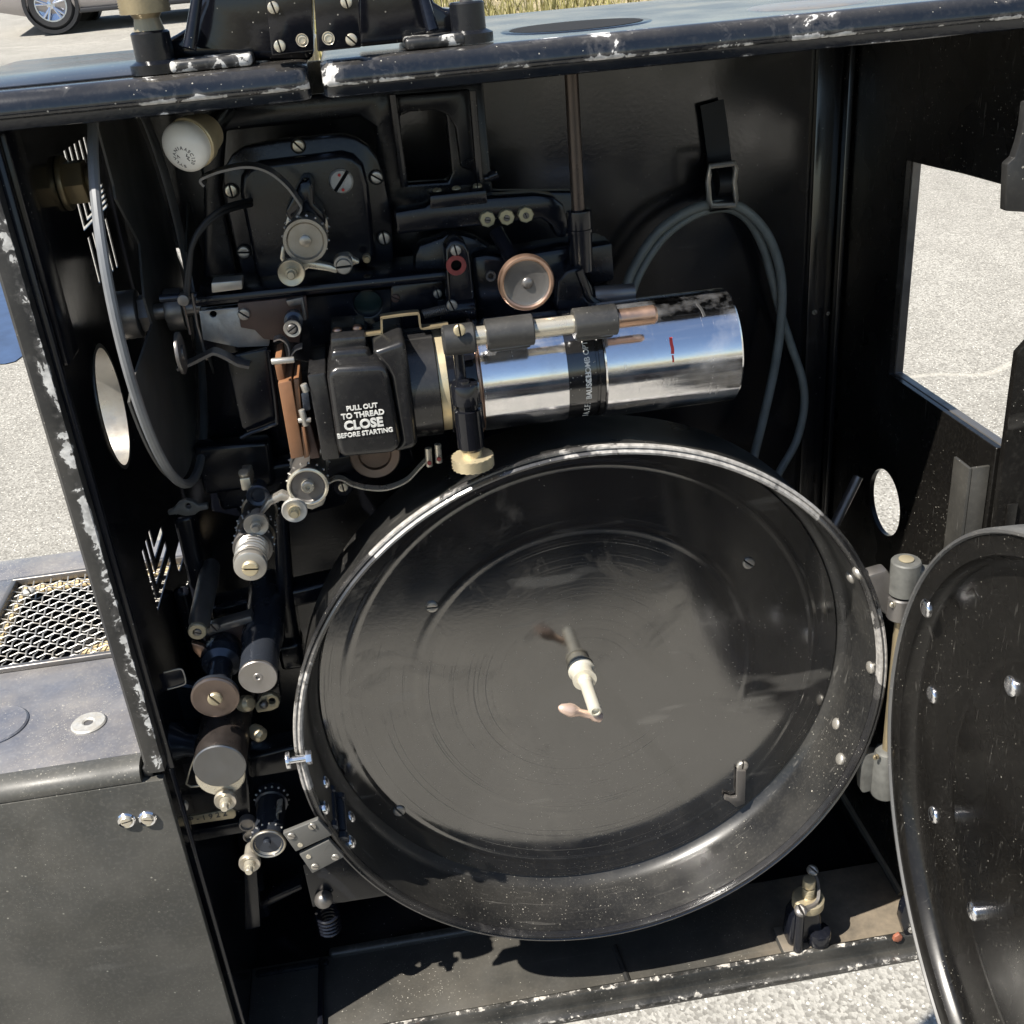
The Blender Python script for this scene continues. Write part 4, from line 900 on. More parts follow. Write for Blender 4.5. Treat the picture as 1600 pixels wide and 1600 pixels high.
bm = bmesh.new(); rod(bm, at(776, 362, .07), at(800, 404, .055), .0042, 14); obj('link_rod', bm, CAST, mech)
bm = bmesh.new(); box(bm, at(757, 285, .09)-V((0, 0, 0)), at(770, 270, .10), .001); rod(bm, at(764, 277, .089), at(777, 272, .089), .0028, 12); obj('stop_block', bm, CAST, mech)
# vertical rod with sleeve
RODM = metal('bronzed_rod', (.075, .06, .052), .3, dirt=(.03, .025, .02), dirtamt=.5, metallic=.7)
bm = bmesh.new(); A = at(893, 124, .055); B = at(899, 335, .055); rod(bm, (A.x, .055, .374), (A.x, .055, B.z), .0036, 20); obj('vertical_rod', bm, RODM, mech)
bm = bmesh.new(); z0 = at(900, 331, .052).z; z1 = at(906, 425, .052).z
lathe(bm, (A.x+.0002, .055, z0), (0, 0, -1), [(.0040, -.0005), (.0066, 0), (.0068, .001), (.0068, .0095), (.0074, .0098), (.0074, .0112), (.0066, .0115), (.0062, z0-z1), (0, z0-z1)], 26); obj('rod_socket', bm, CAST, mech); bm = bmesh.new(); cyl(bm, (A.x, .055, .3742), (0, 0, -1), .0068, .0018, 26); obj('rod_flange', bm, DSTEEL, mech)
bm = bmesh.new(); pxplate(bm, [(914, 388), (956, 380), (960, 438), (922, 444)], .062, .020, .001); obj('side_block', bm, CASTW, mech)
bm = bmesh.new(); rod(bm, at(928, 461, .05), at(991, 456, .05), .0048, 20, .0006); obj('stub_pin', bm, DSTEEL, mech)
bm = bmesh.new(); pxplate(bm, [(872, 440), (884, 424), (900, 418), (912, 424), (925, 448), (930, 466), (942, 478), (944, 484), (876, 492), (868, 480)], .046, .030, .004, seg=3); obj('rod_bracket', bm, CAST, mech)
bm = bmesh.new(); tube(bm, [at(a, b, .045) for a, b in ((905, 422), (915, 448), (922, 466), (940, 478))], .0022, 8, 4); obj('bracket_rib', bm, CAST, mech)
# disc below housing
turn('cam_disc', 586, 712, .040, [(0, 8), (24, 8), (26, 3), (38, 1), (40, 3), (40, 10), (0, 10)], metal('brown_steel', (.20, .15, .12), .4), mech, 40)
for a, b in ((669, 714), (684, 708)):
    bm = bmesh.new(); rod(bm, at(a, b-14, .02), at(a+2, b+14, .02), .0019, 12); cc = obj('terminal', bm, NICKEL, mech); turn('red_tip', a+2, b+10, .0165, [(0, 0), (3.5, 0), (3.5, 3), (0, 3)], REDP, cc, 10)
# ------------- shutter (thin discs on a cross shaft at the left)
sh = D.objects.new('shutter', None); COL.objects.link(sh); put(sh, V((-.22, .093, .276)), mech)
SHM = paint('shutter_black', base=(.06, .06, .058), rough=.40, ior=1.5, speck=.01, filmamt=.3)
bm = bmesh.new(); a1 = atan2(.364-.276, .063-.093); a0 = atan2(.252-.276, .006-.093)
if a0 < 0: a0 += 2*pi
ang = [a0+(a1+2*pi-a0)*i/60 for i in range(61)]
poly = [(.093+.109*cos(a), .276+.109*sin(a)) for a in ang]+[(.063, .364), (.067, .336), (.064, .330), (.096, .300), (.075, .275), (.079, .259), (.006, .252)]
plate(bm, poly, [], (.0012, 0, 0), lambda u, v: V((-.226, u, v))); obj('shutter_disc', bm, SHM, sh)
bm = bmesh.new(); tube(bm, [V((-.2205, .093+.1115*cos(2*pi*i/96), .276+.1115*sin(2*pi*i/96))) for i in range(96)], .0026, 10, 0, True); obj('shutter_rim', bm, plain('shutter_rim_grey', (.17, .175, .18), .40, .2), sh)
bm = bmesh.new()
bl = [(.093+.082*cos(a), .276+.082*sin(a)) for a in [radians(-62+4*i) for i in range(22)]]+[(.093+.03*cos(a), .276+.03*sin(a)) for a in [radians(22-7*i) for i in range(13)]]
plate(bm, bl, [], (.0012, 0, 0), lambda u, v: V((-.2065, u, v))); obj('shutter_blade', bm, SHM, sh)
bm = bmesh.new(); rod(bm, (-.243, .093, .262), (-.160, .093, .262), .0045, 20); cyl(bm, (-.245, .093, .262), (1, 0, 0), .0135, .012, 32, .001); cyl(bm, (-.2325, .093, .262), (1, 0, 0), .0105, .006, 6, .0006); cyl(bm, (-.218, .093, .262), (1, 0, 0), .012, .010, 28, .001); obj('shutter_hub', bm, DSTEEL, sh)
p = atx(279, 552, -.2055); bm = bmesh.new(); cyl(bm, p, (1, 0, 0), .011, .002, 30, .0004); cyl(bm, p+V((.002, 0, 0)), (1, 0, 0), .004, .001, 20); obj('blade_boss', bm, DSTEEL, sh)
# ------------- lower casting ribs behind the rollers
for pts, Y, th in (([(425, 800), (447, 795), (458, 935), (470, 1010), (442, 1012), (432, 940)], .085, .02), ([(330, 950), (540, 905), (545, 932), (335, 978)], .088, .02),
                   ([(270, 812), (300, 806), (330, 960), (345, 1060), (322, 1062), (305, 960)], .100, .02), ([(432, 1012), (470, 1005), (478, 1045), (440, 1050)], .08, .02), ([(300, 700), (420, 690), (430, 760), (320, 775)], .105, .015),
                   ([(440, 1170), (470, 1165), (474, 1205), (360, 1225), (360, 1190)], .07, .02), ([(330, 742), (480, 718), (560, 705), (640, 690), (650, 730), (500, 775), (345, 800)], .110, .016)):
    bm = bmesh.new(); pxplate(bm, pts, Y, th, .003, seg=3); obj('casting_rib', bm, CAST, mech)
# intermittent sprocket, pad, arm, spring
sprocket(481, 761, .020, 32, .040, DSTEEL, DSTEEL, mech, 16, True, 0); turn('sprocket_face_ring', 481, 761, .0198, [(27, 0), (29, -1), (32, 0), (32.5, 3), (27, 3)], NICKEL, mech, 40)
turn('sprocket_hub', 481, 761, .0192, [(0, 4), (3.5, 4), (4, -4), (8, -4), (10, -2), (10.5, 6), (0, 6)], NICKEL, mech, 24)
pad_roller(460, 799, .016, 20, CORRODED, mech, 9.5, 13, pinm=BRASS)
bm = bmesh.new(); pxplate(bm, [(405, 802), (418, 782), (440, 770), (462, 778), (485, 785), (502, 775), (510, 778), (505, 790), (488, 797), (466, 792), (440, 783), (424, 790), (410, 806)], .030, .006, .001); obj('pad_arm', bm, STEEL, mech)
turn('pivot_boss', 536, 761, .040, [(0, 0), (14, 0), (17, 3), (17, 20), (0, 20)], CAST, mech, 24); pscrew(536, 761, .0396, 7.8, NICKEL, mech, 85)
bm = bmesh.new(); ribbon(bm, [at(a, b, .032) for a, b in ((514, 752), (525, 747), (536, 748), (550, 756), (575, 762), (605, 762), (635, 750), (655, 730), (670, 714))], .0009, .006); obj('pad_spring', bm, NICKEL, mech)
# lower stack: roller, disc with pin, sprocket, spring-loaded roller
turn('guide_roller', 403, 776, .045, [(0, 6), (9, 6), (11, 2), (16, 0), (18.5, 2), (18.5, 10), (12, 12), (12, 40), (0, 40)], BLUED, mech)
bm = bmesh.new(); p = at(384, 757, .05); box(bm, p-V((.003, 0, .004)), p+V((.003, .02, .004)), .001); cyl(bm, p+V((0, .002, .005)), (0, -.4, 1), .0030, .003, 18, .0005); obj('adjust_screw', bm, NICKEL, mech)
sprocket(400, 838, .040, 30, .042, metal('lower_sprocket', (.22, .20, .17), .4, dirt=(.12, .1, .08), dirtamt=.5), DSTEEL, mech, 16, True, 0)
pad_roller(400, 821, .022, 20, STEEL, mech, 8.5, 15)
sprocket(395, 858, .026, 31, .030, DSTEEL, DSTEEL, mech, 16, True, 0)
bm = bmesh.new(); cA = at(391, 880, .004); tube(bm, helix(cA+V((0, .001, .0)), BACK, .0084, .0030, 6, 20), .0009, 6, 0); obj('coil_spring', bm, STEEL, mech)
tr = turn('spring_roller', 391, 886, .000, [(0, 0), (23, 0), (25, 1), (26, 3), (26, 9), (18, 11), (14, 14), (14, 50), (0, 50)], STEEL, mech, 40); pscrew(391, 888, -.0004, 13, BRASS, tr, 8, dome=.05)
# zinc wing plate
bm = bmesh.new(); pxplate(bm, [(261, 800), (271, 796), (279, 786), (290, 781), (302, 784), (310, 790), (324, 788), (326, 796), (312, 799), (304, 805), (290, 807), (277, 804), (264, 806)], .080, .004, .0008, holes=[circ(294, 791, 4, 14)]); obj('wing_plate', bm, ZINC, mech)

# ================================================================== SOUND HEAD (lower left)
snd = thing('sound_head', (-.19, .06, -.05), 'sound head with drums, rollers and lower sprocket left of the magazine', 'sound head')
DRUM = metal('drum_bronze', (.085, .072, .066), .3, dirt=(.05, .035, .03), dirtamt=.5, metallic=.8)
def longdrum(name, f, Yf, b, Yb, r, prof, mat, parent, seg=40):
    """turned part from front face f to back point b; prof (radius in picture units, fraction of length)"""
    A = at(*f, Yf); B = at(*b, Yb); B = V((A.x, Yb, A.z)); k = mpp(A); ln = Yb-Yf; bm = bmesh.new()
    lathe(bm, A, BACK, [(rr*k, t*ln) for rr, t in prof], seg); return obj(name, bm, mat, parent)
# exciter drum
o = longdrum('exciter_drum', (403, 1059), .006, (405, 945), .115, 30, [(28, .012), (30, .03), (30, .30), (33, .33), (34, .36), (34, .95), (31, 1), (0, 1)], BLUED, snd)
turn('drum_face', 403, 1059, .006, [(0, 3), (2.6, 3), (3, 1), (4, 0), (7, .2), (7.5, .8), (29, 0), (30, 1.5), (30, 6), (0, 6)], metal('worn_face', (.36, .34, .32), .45, dirt=(.22, .19, .16), dirtamt=.6), o, 40)
turn('green_knob', 398, 955, .075, [(0, 0), (8, 0), (10, 2), (10, 12), (0, 12)], plain('green_brass', (.06, .11, .09), .35, .5), snd, 20)
# upper roller with flange
o = longdrum('sound_roller', (336, 1091), .004, (345, 1000), .070, 37, [(34, 0), (37, .03), (37, .06), (30, .08), (21, .10), (20, .50), (31, .54), (34, .60), (34, .72), (30, .76), (28, 1), (0, 1)], BLUED, snd)
turn('roller_face', 336, 1091, .0036, [(0, 1), (16, 1), (20, 1.5), (34, 0), (37, 1.5), (37, 4), (0, 4)], metal('bronze_face', (.20, .16, .14), .36, dirt=(.11, .08, .065), dirtamt=.6), o, 44); pscrew(336, 1092, .0034, 11.5, CREAM, o, 55)
# large lower drum
o = longdrum('pressure_drum', (343, 1198), -.004, (352, 1110), .075, 40, [(38, .01), (40.5, .03), (41, .9), (38, 1), (0, 1)], DRUM, snd)
turn('drum_face', 343, 1198, -.0042, [(0, 0), (38.5, 0), (40.5, 1.5), (40.5, 4), (0, 4)], metal('grey_face', (.20, .20, .20), .42, dirt=(.16, .16, .15), dirtamt=.4), o, 48)
turn('drum_skirt', 344, 1214, .004, [(0, 0), (36, 0), (38, 2), (38, 8), (0, 8)], NICKEL, snd, 40)
for a, b, r in ((352, 1253, 17.5), (390, 1351, 17)):
    pad_roller(a, b, .000, r, metal('pale_disc'+str(a), (.48, .44, .37), .4, dirt=(.25, .2, .14), dirtamt=.6, metallic=.7), snd, 8.5, 17, pinm=NICKEL)
o = sprocket(419, 1320, .000, 27, .046, BLUED, BLUED, snd, 16, True, 0); turn('sprocket_cup', 419, 1320, -.0003, [(0, 7), (18, 6.5), (22, 3.5), (24, .5), (26, -.5), (27.5, 1), (27.5, 4), (0, 9)], metal('cup_nickel', (.40, .37, .31), .36, dirt=(.2, .16, .1), dirtamt=.6), o, 40)
turn('hub_pin', 417, 1318, .000, [(0, -2), (5, -2), (6, 0), (6.5, 8), (0, 8)], BLUED, o, 16)
bm = bmesh.new(); ribbon(bm, [at(a, b, .02) for a, b in ((440, 1316), (437, 1280), (433, 1262), (441, 1258))], .0008, .012, 4); obj('stripper', bm, NICKEL, snd)
# arms and post
bm = bmesh.new(); pxplate(bm, [(380, 1335), (400, 1332), (408, 1450), (382, 1456)], .040, .012, .002); obj('lower_post', bm, CAST, snd)
bm = bmesh.new(); pxplate(bm, [(384, 1290), (398, 1286), (402, 1350), (388, 1356)], .022, .012, .003); obj('pad_link', bm, CAST, snd)
for a, b in ((386, 1290), (392, 1308)): turn('link_eye', a, b, .018, [(0, 3), (9, 3), (10, 0), (12, 0), (13, 2), (13, 12), (0, 12)], DSTEEL, snd, 24)
# vertical lamp tube with bands, arm
bm = bmesh.new(); longp = None
o = longdrum('oil_tube', (308, 988), .030, (305, 905), .110, 14, [(8, 0), (13, .005), (14, .02), (14, .10), (17, .14), (17.5, .8), (15, 1), (0, 1)], DSTEEL, snd)
turn('tube_cap', 308, 988, .0298, [(0, 4), (6, 4), (7, 0), (13, 0), (14.5, 2), (14.5, 8), (0, 8)], CREAM, o, 24); pscrew(309, 988, .0303, 6, DSTEEL, o, 20)
bm = bmesh.new(); pxplate(bm, [(320, 995), (338, 985), (400, 965), (404, 1000), (350, 1035), (325, 1030)], .058, .008, .001); obj('swing_arm', bm, RUSTB, snd)
bm = bmesh.new(); pxplate(bm, [(318, 984), (392, 963), (396, 972), (326, 994)], .050, .010, .0008); obj('arm_edge', bm, DSTEEL, snd); pscrew(335, 980, .049, 8, DSTEEL, snd, 60)
bm = bmesh.new(); pxplate(bm, [(298, 1004), (318, 1010), (326, 1020), (314, 1030), (302, 1018)], .045, .004, .0008); obj('copper_shim', bm, COPPER, snd)
# cream lever tabs
bm = bmesh.new(); A = at(376, 1100, .03); B = at(398, 1098, .022); lathe(bm, A, B-A, [(0, 0), (.0040, 0), (.0052, .004), (.0050, .008), (.003, .0098), (0, .0102)], 18); obj('lever_tab', bm, CREAM, snd)
bm = bmesh.new(); A = at(395, 1140, .03); B = at(414, 1153, .022); lathe(bm, A, B-A, [(0, 0), (.0042, 0), (.0050, .004), (.0046, .008), (.0028, .0098), (0, .010)], 18); obj('lever_tab', bm, CREAM, snd)
bm = bmesh.new(); pxplate(bm, [(398, 1104), (408, 1088), (424, 1084), (434, 1089), (438, 1097), (435, 1106), (424, 1111), (402, 1114)], .038, .004, .0008, holes=[circ(425, 1096, 5, 14)]); obj('slotted_lever', bm, CREAM, snd); dome(at(412, 1101, .036), (0, -1, 0), .0028, DSTEEL, snd, .8, 'ball_stop')
bm = bmesh.new(); pxplate(bm, [(424, 1025), (432, 1022), (434, 1035), (430, 1050), (424, 1049), (427, 1038)], .040, .004, .0008); obj('hook', bm, CREAM, snd)
bm = bmesh.new(); pxplate(bm, [(404, 1065), (436, 1060), (440, 1090), (400, 1096)], .050, .01, .001); obj('lever_base', bm, CAST, snd)
# small black plate with a bright rim
pl_ = [(248, 1056), (256, 1051), (280, 1045), (286, 1048), (290, 1064), (287, 1070), (256, 1080)]
bm = bmesh.new(); pxplate(bm, pl_, .018, .0015, .0004); sp_ = obj('stop_plate', bm, CAST, snd)
bm = bmesh.new(); tube(bm, [at(a, b, .0178) for a, b in ((256, 1051), (279, 1045.5), (286, 1049), (290, 1064), (286, 1070), (262, 1077))], .0005, 6, 3); obj('plate_edge', bm, STEEL, sp_)
# cone and knobs at the left
bm = bmesh.new(); A = at(266, 1160, .045); lathe(bm, A, (1, -.35, -.05), [(0, 0), (.0130, 0), (.0130, .002), (.0075, .012), (.0075, .020), (0, .020)], 26); obj('cone_bearing', bm, BLUED, snd)
turn('back_pulley', 285, 1105, .08, [(0, 4), (30, 4), (38, 0), (42, 3), (42, 16), (0, 16)], BLUED, snd, 36)
turn('round_nut', 281, 1263, .032, [(0, 0), (10, 0), (12.5, 2), (12.5, 8), (0, 8)], CORRODED, snd, 24)
bm = bmesh.new(); tube(bm, [at(a, b, .02) for a, b in ((305, 1180), (291, 1225), (310, 1228), (330, 1228))], .0006, 6, 2); obj('wire_loop', bm, NICKEL, snd)
# base block with the serial plate
bm = bmesh.new(); pxplate(bm, [(270, 1170), (385, 1150), (392, 1272), (283, 1300)], .050, .03, .002); obj('base_block', bm, CAST, snd)
bm = bmesh.new(); pxplate(bm, [(279, 1279), (364, 1264), (368, 1267), (369, 1275), (365, 1279), (284, 1291), (280, 1288)], .036, .0015, .0004); npl = obj('serial_plate', bm, CREAM, snd)
pA = at(283, 1288.5, .0357); pB = at(364, 1274.0, .0357); ex = (pB-pA).normalized(); ez = V((-ex.z, 0, ex.x))
bm = text_bm('SP-1922', .0058, .0001, lambda c: pA+ex*(c.x+.0015)+ez*(c.y+.0006)+V((0, -c.z, 0)), .00008, 'LEFT', 1.55); obj('serial_number', bm, INK, npl, flat=True)
bm = bmesh.new(); pxplate(bm, [(283, 1302), (392, 1282), (396, 1300), (288, 1320)], .045, .02, .002); obj('base_ledge', bm, CAST, snd)
bm = bmesh.new(); pxplate(bm, [(473, 1352), (540, 1336), (600, 1392), (604, 1400), (488, 1418)], .034, .003, .0008); obj('trap_bracket', bm, CASTW, snd)
p = at(505, 1404, .030); bm = bmesh.new(); lathe(bm, p, (0, -.5, .86), [(0, -.002), (.0065, -.002), (.0055, .001), (.003, .004), (0, .005)], 18); obj('bracket_stud', bm, DSTEEL, snd)
bm = bmesh.new(); q = at(511, 1425, .035); tube(bm, helix(q, (0, 0, -1), .0075, .0032, 5, 18), .0011, 6, 0); obj('mount_spring', bm, CAST, snd)
bm = bmesh.new(); pxplate(bm, [(402, 1412), (470, 1382), (474, 1390), (410, 1422)], .055, .012, .002); obj('lower_rib', bm, CAST, snd)

# ================================================================== INDICATOR BULB
p = at(288, 231, .040); k = mpp(p); r = 39*k
bulb = thing('night_bulb', p+V((0, .03, -r)), 'small white glass bulb in a brass socket below the lid', 'bulb')
dv = V((-.46, -.86, -.20)).normalized()
bm = bmesh.new(); c = V(p); prof = [(0, r*.60)]
for i in range(1, 14):
    t = pi/2*i/13; prof.append((r*sin(t)**.92, r*.60*cos(t)))
prof += [(r*.995, -r*.12), (r*.94, -r*.35), (r*.80, -r*.7), (0, -r*.7)]
lathe(bm, c-dv*r*.1, dv, prof, 56); gl = obj('bulb_glass', bm, PORC, bulb, 60)
bm = bmesh.new(); lathe(bm, c-dv*r*.46, -dv, [(r*.80, 0), (r*1.0, r*.02), (r*1.03, r*.06), (r*.98, r*.5), (r*.9, r*.62), (r*.75, r*1.3), (0, r*1.3)], 40); obj('socket', bm, BRASS, bulb)
uu = V((cos(radians(8)), 0, 0)); ux = V((1, 0, 0)); ux = (ux-dv*ux.dot(dv)).normalized(); uz = ux.cross(dv); uz = uz if uz.z > 0 else -uz
cc = c+ux*r*.20-uz*r*.20
def ringmap(s, n, R, a0, cen):
    def f(cv): 
        a = radians(a0)-cv.x/R; q = cen+ux*((R+cv.y)*cos(a))+uz*((R+cv.y)*sin(a)); e = q-(c-dv*r*.1)
        lat = e-dv*e.dot(dv); m_ = min(.98, lat.length/r); return (c-dv*r*.1)+lat+dv*(r*.60*math.sqrt(max(0, 1-m_**(2/.92)))+.00012+cv.z)
    return f
bm = text_bm('SYLVANIA', .0023, .00003, ringmap(0, 0, r*.33, 172, cc), .00003, 'CENTER', 1.35); merge(bm, text_bm('A5C120', .0021, .00003, ringmap(0, 0, r*.33, 12, cc), .00002, 'CENTER', 1.25))
merge(bm, text_bm('7', .0024, .00003, ringmap(0, 0, r*.14, 175, cc), .00003)); merge(bm, text_bm('W', .0022, .00003, ringmap(0, 0, r*.14, 5, cc), .00003))
obj('bulb_print', bm, INK, gl, flat=True)
bm = bmesh.new(); rod(bm, c-dv*r*1.6, V((c.x+.012, .128, c.z+.006)), .006, 16); obj('socket_arm', bm, CAST, bulb)

# ================================================================== CABLE AND STRAP
YCb = .205
cable = thing('cable_coil', at(1180, 712, YCb), 'grey rubber cable hanging in a loop from the buckled strap', 'cable')
def cab(pts, rad, name='cable_loop'):
    bm = bmesh.new(); tube(bm, [at(a, b, y) for a, b, y in pts], rad, 12, 10); return obj(name, bm, RUBBER, cable, 80)
cab([(966, 500, .19), (974, 462, .195), (990, 418, .20), (1025, 366, .202), (1070, 333, .203), (1115, 318, .203), (1150, 321, .203), (1180, 342, .203), (1205, 378, .204), (1220, 430, .206), (1221, 490, .207), (1213, 560, .206), (1196, 640, .204), (1180, 705, .20), (1172, 740, .195)], .0034)
cab([(978, 500, .195), (986, 462, .20), (1003, 420, .206), (1036, 372, .208), (1078, 340, .209), (1116, 326, .209), (1146, 328, .209), (1172, 348, .209), (1192, 385, .21), (1205, 430, .212), (1220, 490, .214), (1238, 545, .214), (1254, 595, .212), (1256, 640, .210), (1244, 690, .206), (1222, 730, .20), (1205, 760, .19)], .0031)
st = thing('cable_strap', at(1128, 330, .21), 'black leather strap with metal buckle holding the cable loop', 'strap')
bm = bmesh.new(); ribbon(bm, [at(1112, 160, .2285), at(1118, 200, .228), at(1124, 250, .226), at(1126, 275, .212), at(1127, 300, .206), at(1127, 322, .2), at(1130, 326, .214), at(1128, 300, .224), at(1122, 240, .2315)], .0016, .0165, 5, up=(1, 0, 0)); obj('strap_band', bm, STRAP, st)
bm = bmesh.new(); p0 = at(1128, 290, .196)
bk = [at(a, b, .196) for a, b in ((1109, 260), (1147, 255), (1150, 264), (1147, 284), (1150, 312), (1148, 320), (1112, 321), (1108, 312), (1106, 284), (1108, 272))]
sweep(bm, bk, [(.0020*cos(2*pi*i/8), .0020*sin(2*pi*i/8)) for i in range(8)], False, True); obj('buckle', bm, STEEL, st)
bm = bmesh.new(); A = at(1112, 289, .204); rod(bm, at(1119, 287, .204), at(1146, 285, .204), .0085, 20); obj('strap_roll', bm, STRAP, st)

# ================================================================== SIDE BOX (left)
bx = thing('side_box', (-.45, .15, -.275), 'dusty black equipment box with wire mesh grille left of the case', 'box')
BX0, BX1, BZ = -.62, -.2630, .0125
bm = bmesh.new(); box(bm, (BX0, -.002, -.275), (BX1, .004, BZ-.0035), .0006); obj('front_panel', bm, SATIN, bx)
bm = bmesh.new(); box(bm, (BX0, .2925, -.275), (BX1, .298, BZ-.0035), .0006); obj('rear_panel', bm, SATIN, bx)
bm = bmesh.new(); box(bm, (BX0-.004, -.002, -.275), (BX0-.0005, .298, BZ-.0035), .0006); obj('end_panel', bm, SATIN, bx)
bm = bmesh.new(); box(bm, (BX0, .005, -.275), (BX1-.004, .292, -.270), .0006); obj('bottom_panel', bm, SATIN, bx)
# rounded front top rail
bm = bmesh.new(); pr = [(-.0015, BZ-.0030), (-.0022, BZ-.001), (-.0012, BZ+.003), (.002, BZ+.0062), (.0075, BZ+.0075), (.013, BZ+.0070), (.016, BZ+.0050), (.016, BZ-.0030)]
rings = [[bm.verts.new((x, y, z)) for y, z in pr] for x in (BX0, BX1-.0125)]
for i in range(len(pr)): bm.faces.new((rings[0][i], rings[0][(i+1) % len(pr)], rings[1][(i+1) % len(pr)], rings[1][i]))
bm.faces.new(rings[0]); bm.faces.new(rings[1]); obj('top_rail', bm, SATIN, bx, 50)
bm = bmesh.new(); box(bm, (BX1-.0115, .002, BZ-.003), (BX1-.006, .016, BZ+.004), .001); obj('corner_gusset', bm, CHIPJ, bx)
# top panel in front of the grille
TZ = BZ+.0048
bm = bmesh.new(); box(bm, (BX0, .0165, BZ-.003), (BX1-.0100, .128, TZ), .0006); tpn = obj('top_panel', bm, BOXTOP, bx)
bm = bmesh.new(); box(bm, (BX0, .2635, BZ-.003), (BX1-.0100, .298, TZ+.0010), .0006); obj('top_panel', bm, BOXTOP, bx)
bm = bmesh.new(); box(bm, (BX0, .1285, BZ-.003), (-.415, .263, TZ+.0010), .0006); obj('top_panel', bm, BOXTOP, bx)
bm = bmesh.new(); box(bm, (-.4145, .1285, TZ-.004), (BX1-.0102, .1330, TZ+.0034), .0012, 3); obj('grille_frame', bm, DSTEEL, bx)
bm = bmesh.new(); box(bm, (-.4145, .2590, TZ-.004), (BX1-.0102, .2632, TZ+.0024), .0010, 3); obj('grille_frame', bm, DSTEEL, bx)
bm = bmesh.new(); box(bm, (-.4145, .1333, TZ-.004), (-.4105, .2587, TZ+.0024), .0010, 3); obj('grille_frame', bm, DSTEEL, bx)
pm = atz(43, 925, TZ+.004); screw(pm+V((.002, -.002, .0015)), .0046, CORRODED, bx, 60, (0, 0, 1), dome=.3)
# woven wire mesh
bm = bmesh.new(); x0, x1, y0, y1 = -.4110, BX1-.0105, .1335, .2585; pitch = .0066; z = TZ-.002
nx = int((x1-x0)/pitch); ny = int((y1-y0)/pitch)
for i in range(nx+1):
    x = x0+pitch*i; pts = [V((x+.0012*sin(pi*j), y0+(y1-y0)*j/(ny*2), z+.0012*cos(pi*(j/2+i)))) for j in range(ny*2+1)]
    tube(bm, pts, .00060, 5, 0)
for j in range(ny+1):
    y = y0+pitch*j; pts = [V((x0+(x1-x0)*i/(nx*2), y, z-.0012*cos(pi*(i/2+j)))) for i in range(nx*2+1)]
    tube(bm, pts, .00060, 5, 0)
o = obj('grille_mesh', bm, MESHW, bx, 60); o['kind'] = 'stuff'
# sand lying under the mesh on a tray, dark well elsewhere
bm = bmesh.new(); box(bm, (x0, y0, TZ-.052), (x1, y1, TZ-.050)); obj('grille_tray', bm, VOID, bx)
bm = bmesh.new(); t = bmesh.new()
pts = [(x0+.004+.146*a, y0+.125*b) for a, b in ((1, 0), (.40, 0), (.47, .16), (.60, .26), (.82, .30), (.86, .42), (.80, .56), (1, .58))]
plate(bm, pts, [], (0, 0, .0035), lambda u, v: V((min(u, x1), v, TZ-.0090)), .0012); obj('sand_drift', bm, SAND, bx)
for a, b, c_, d_ in ((x0, y1-.009, x1, y1), (x0, y0+.02, x0+.009, y1-.0095)):
    bm = bmesh.new(); box(bm, (a, b, TZ-.0075), (c_, d_, TZ-.0045), .001); obj('sand_drift', bm, SAND, bx)
# round fittings on the top panel
pf = atz(139, 1131, TZ); bm = bmesh.new(); lathe(bm, (pf.x, pf.y, TZ), (0, 0, 1), [(.0028, -.002), (.0030, .0012), (.0040, .0018), (.0100, .0016), (.0108, .0008), (.0108, -.001), (0, -.001)], 40); fit_ = obj('threaded_flange', bm, CORRODED, tpn)
bm = bmesh.new(); cyl(bm, (pf.x, pf.y, TZ+.0001), (0, 0, 1), .0034, .0006, 20); obj('thread_bore', bm, DSTEEL, fit_)
pf = atz(-8, 1135, TZ); bm = bmesh.new(); lathe(bm, (pf.x, pf.y, TZ), (0, 0, 1), [(0, .0016), (.0195, .0016), (.0205, .0008), (.0208, -.001), (0, -.001)], 56); obj('blank_cover', bm, BOXTOP, tpn)
for a, b, an in ((197, 1284, -10), (230, 1281, 15)):
    p = at(a, b, -.0035); k = mpp(p); bm = bmesh.new(); lathe(bm, p+V((0, .0014, 0)), (0, -1, 0), [(14.5*k, 0), (14.5*k, .0005), (12.5*k, .0016), (9.5*k, .0012), (9.5*k, 0)], 32); obj('cup_washer', bm, CHROME, bx); screw(p+V((0, .0003, 0)), 9.2*k, NICKEL, bx, an, dome=.1)

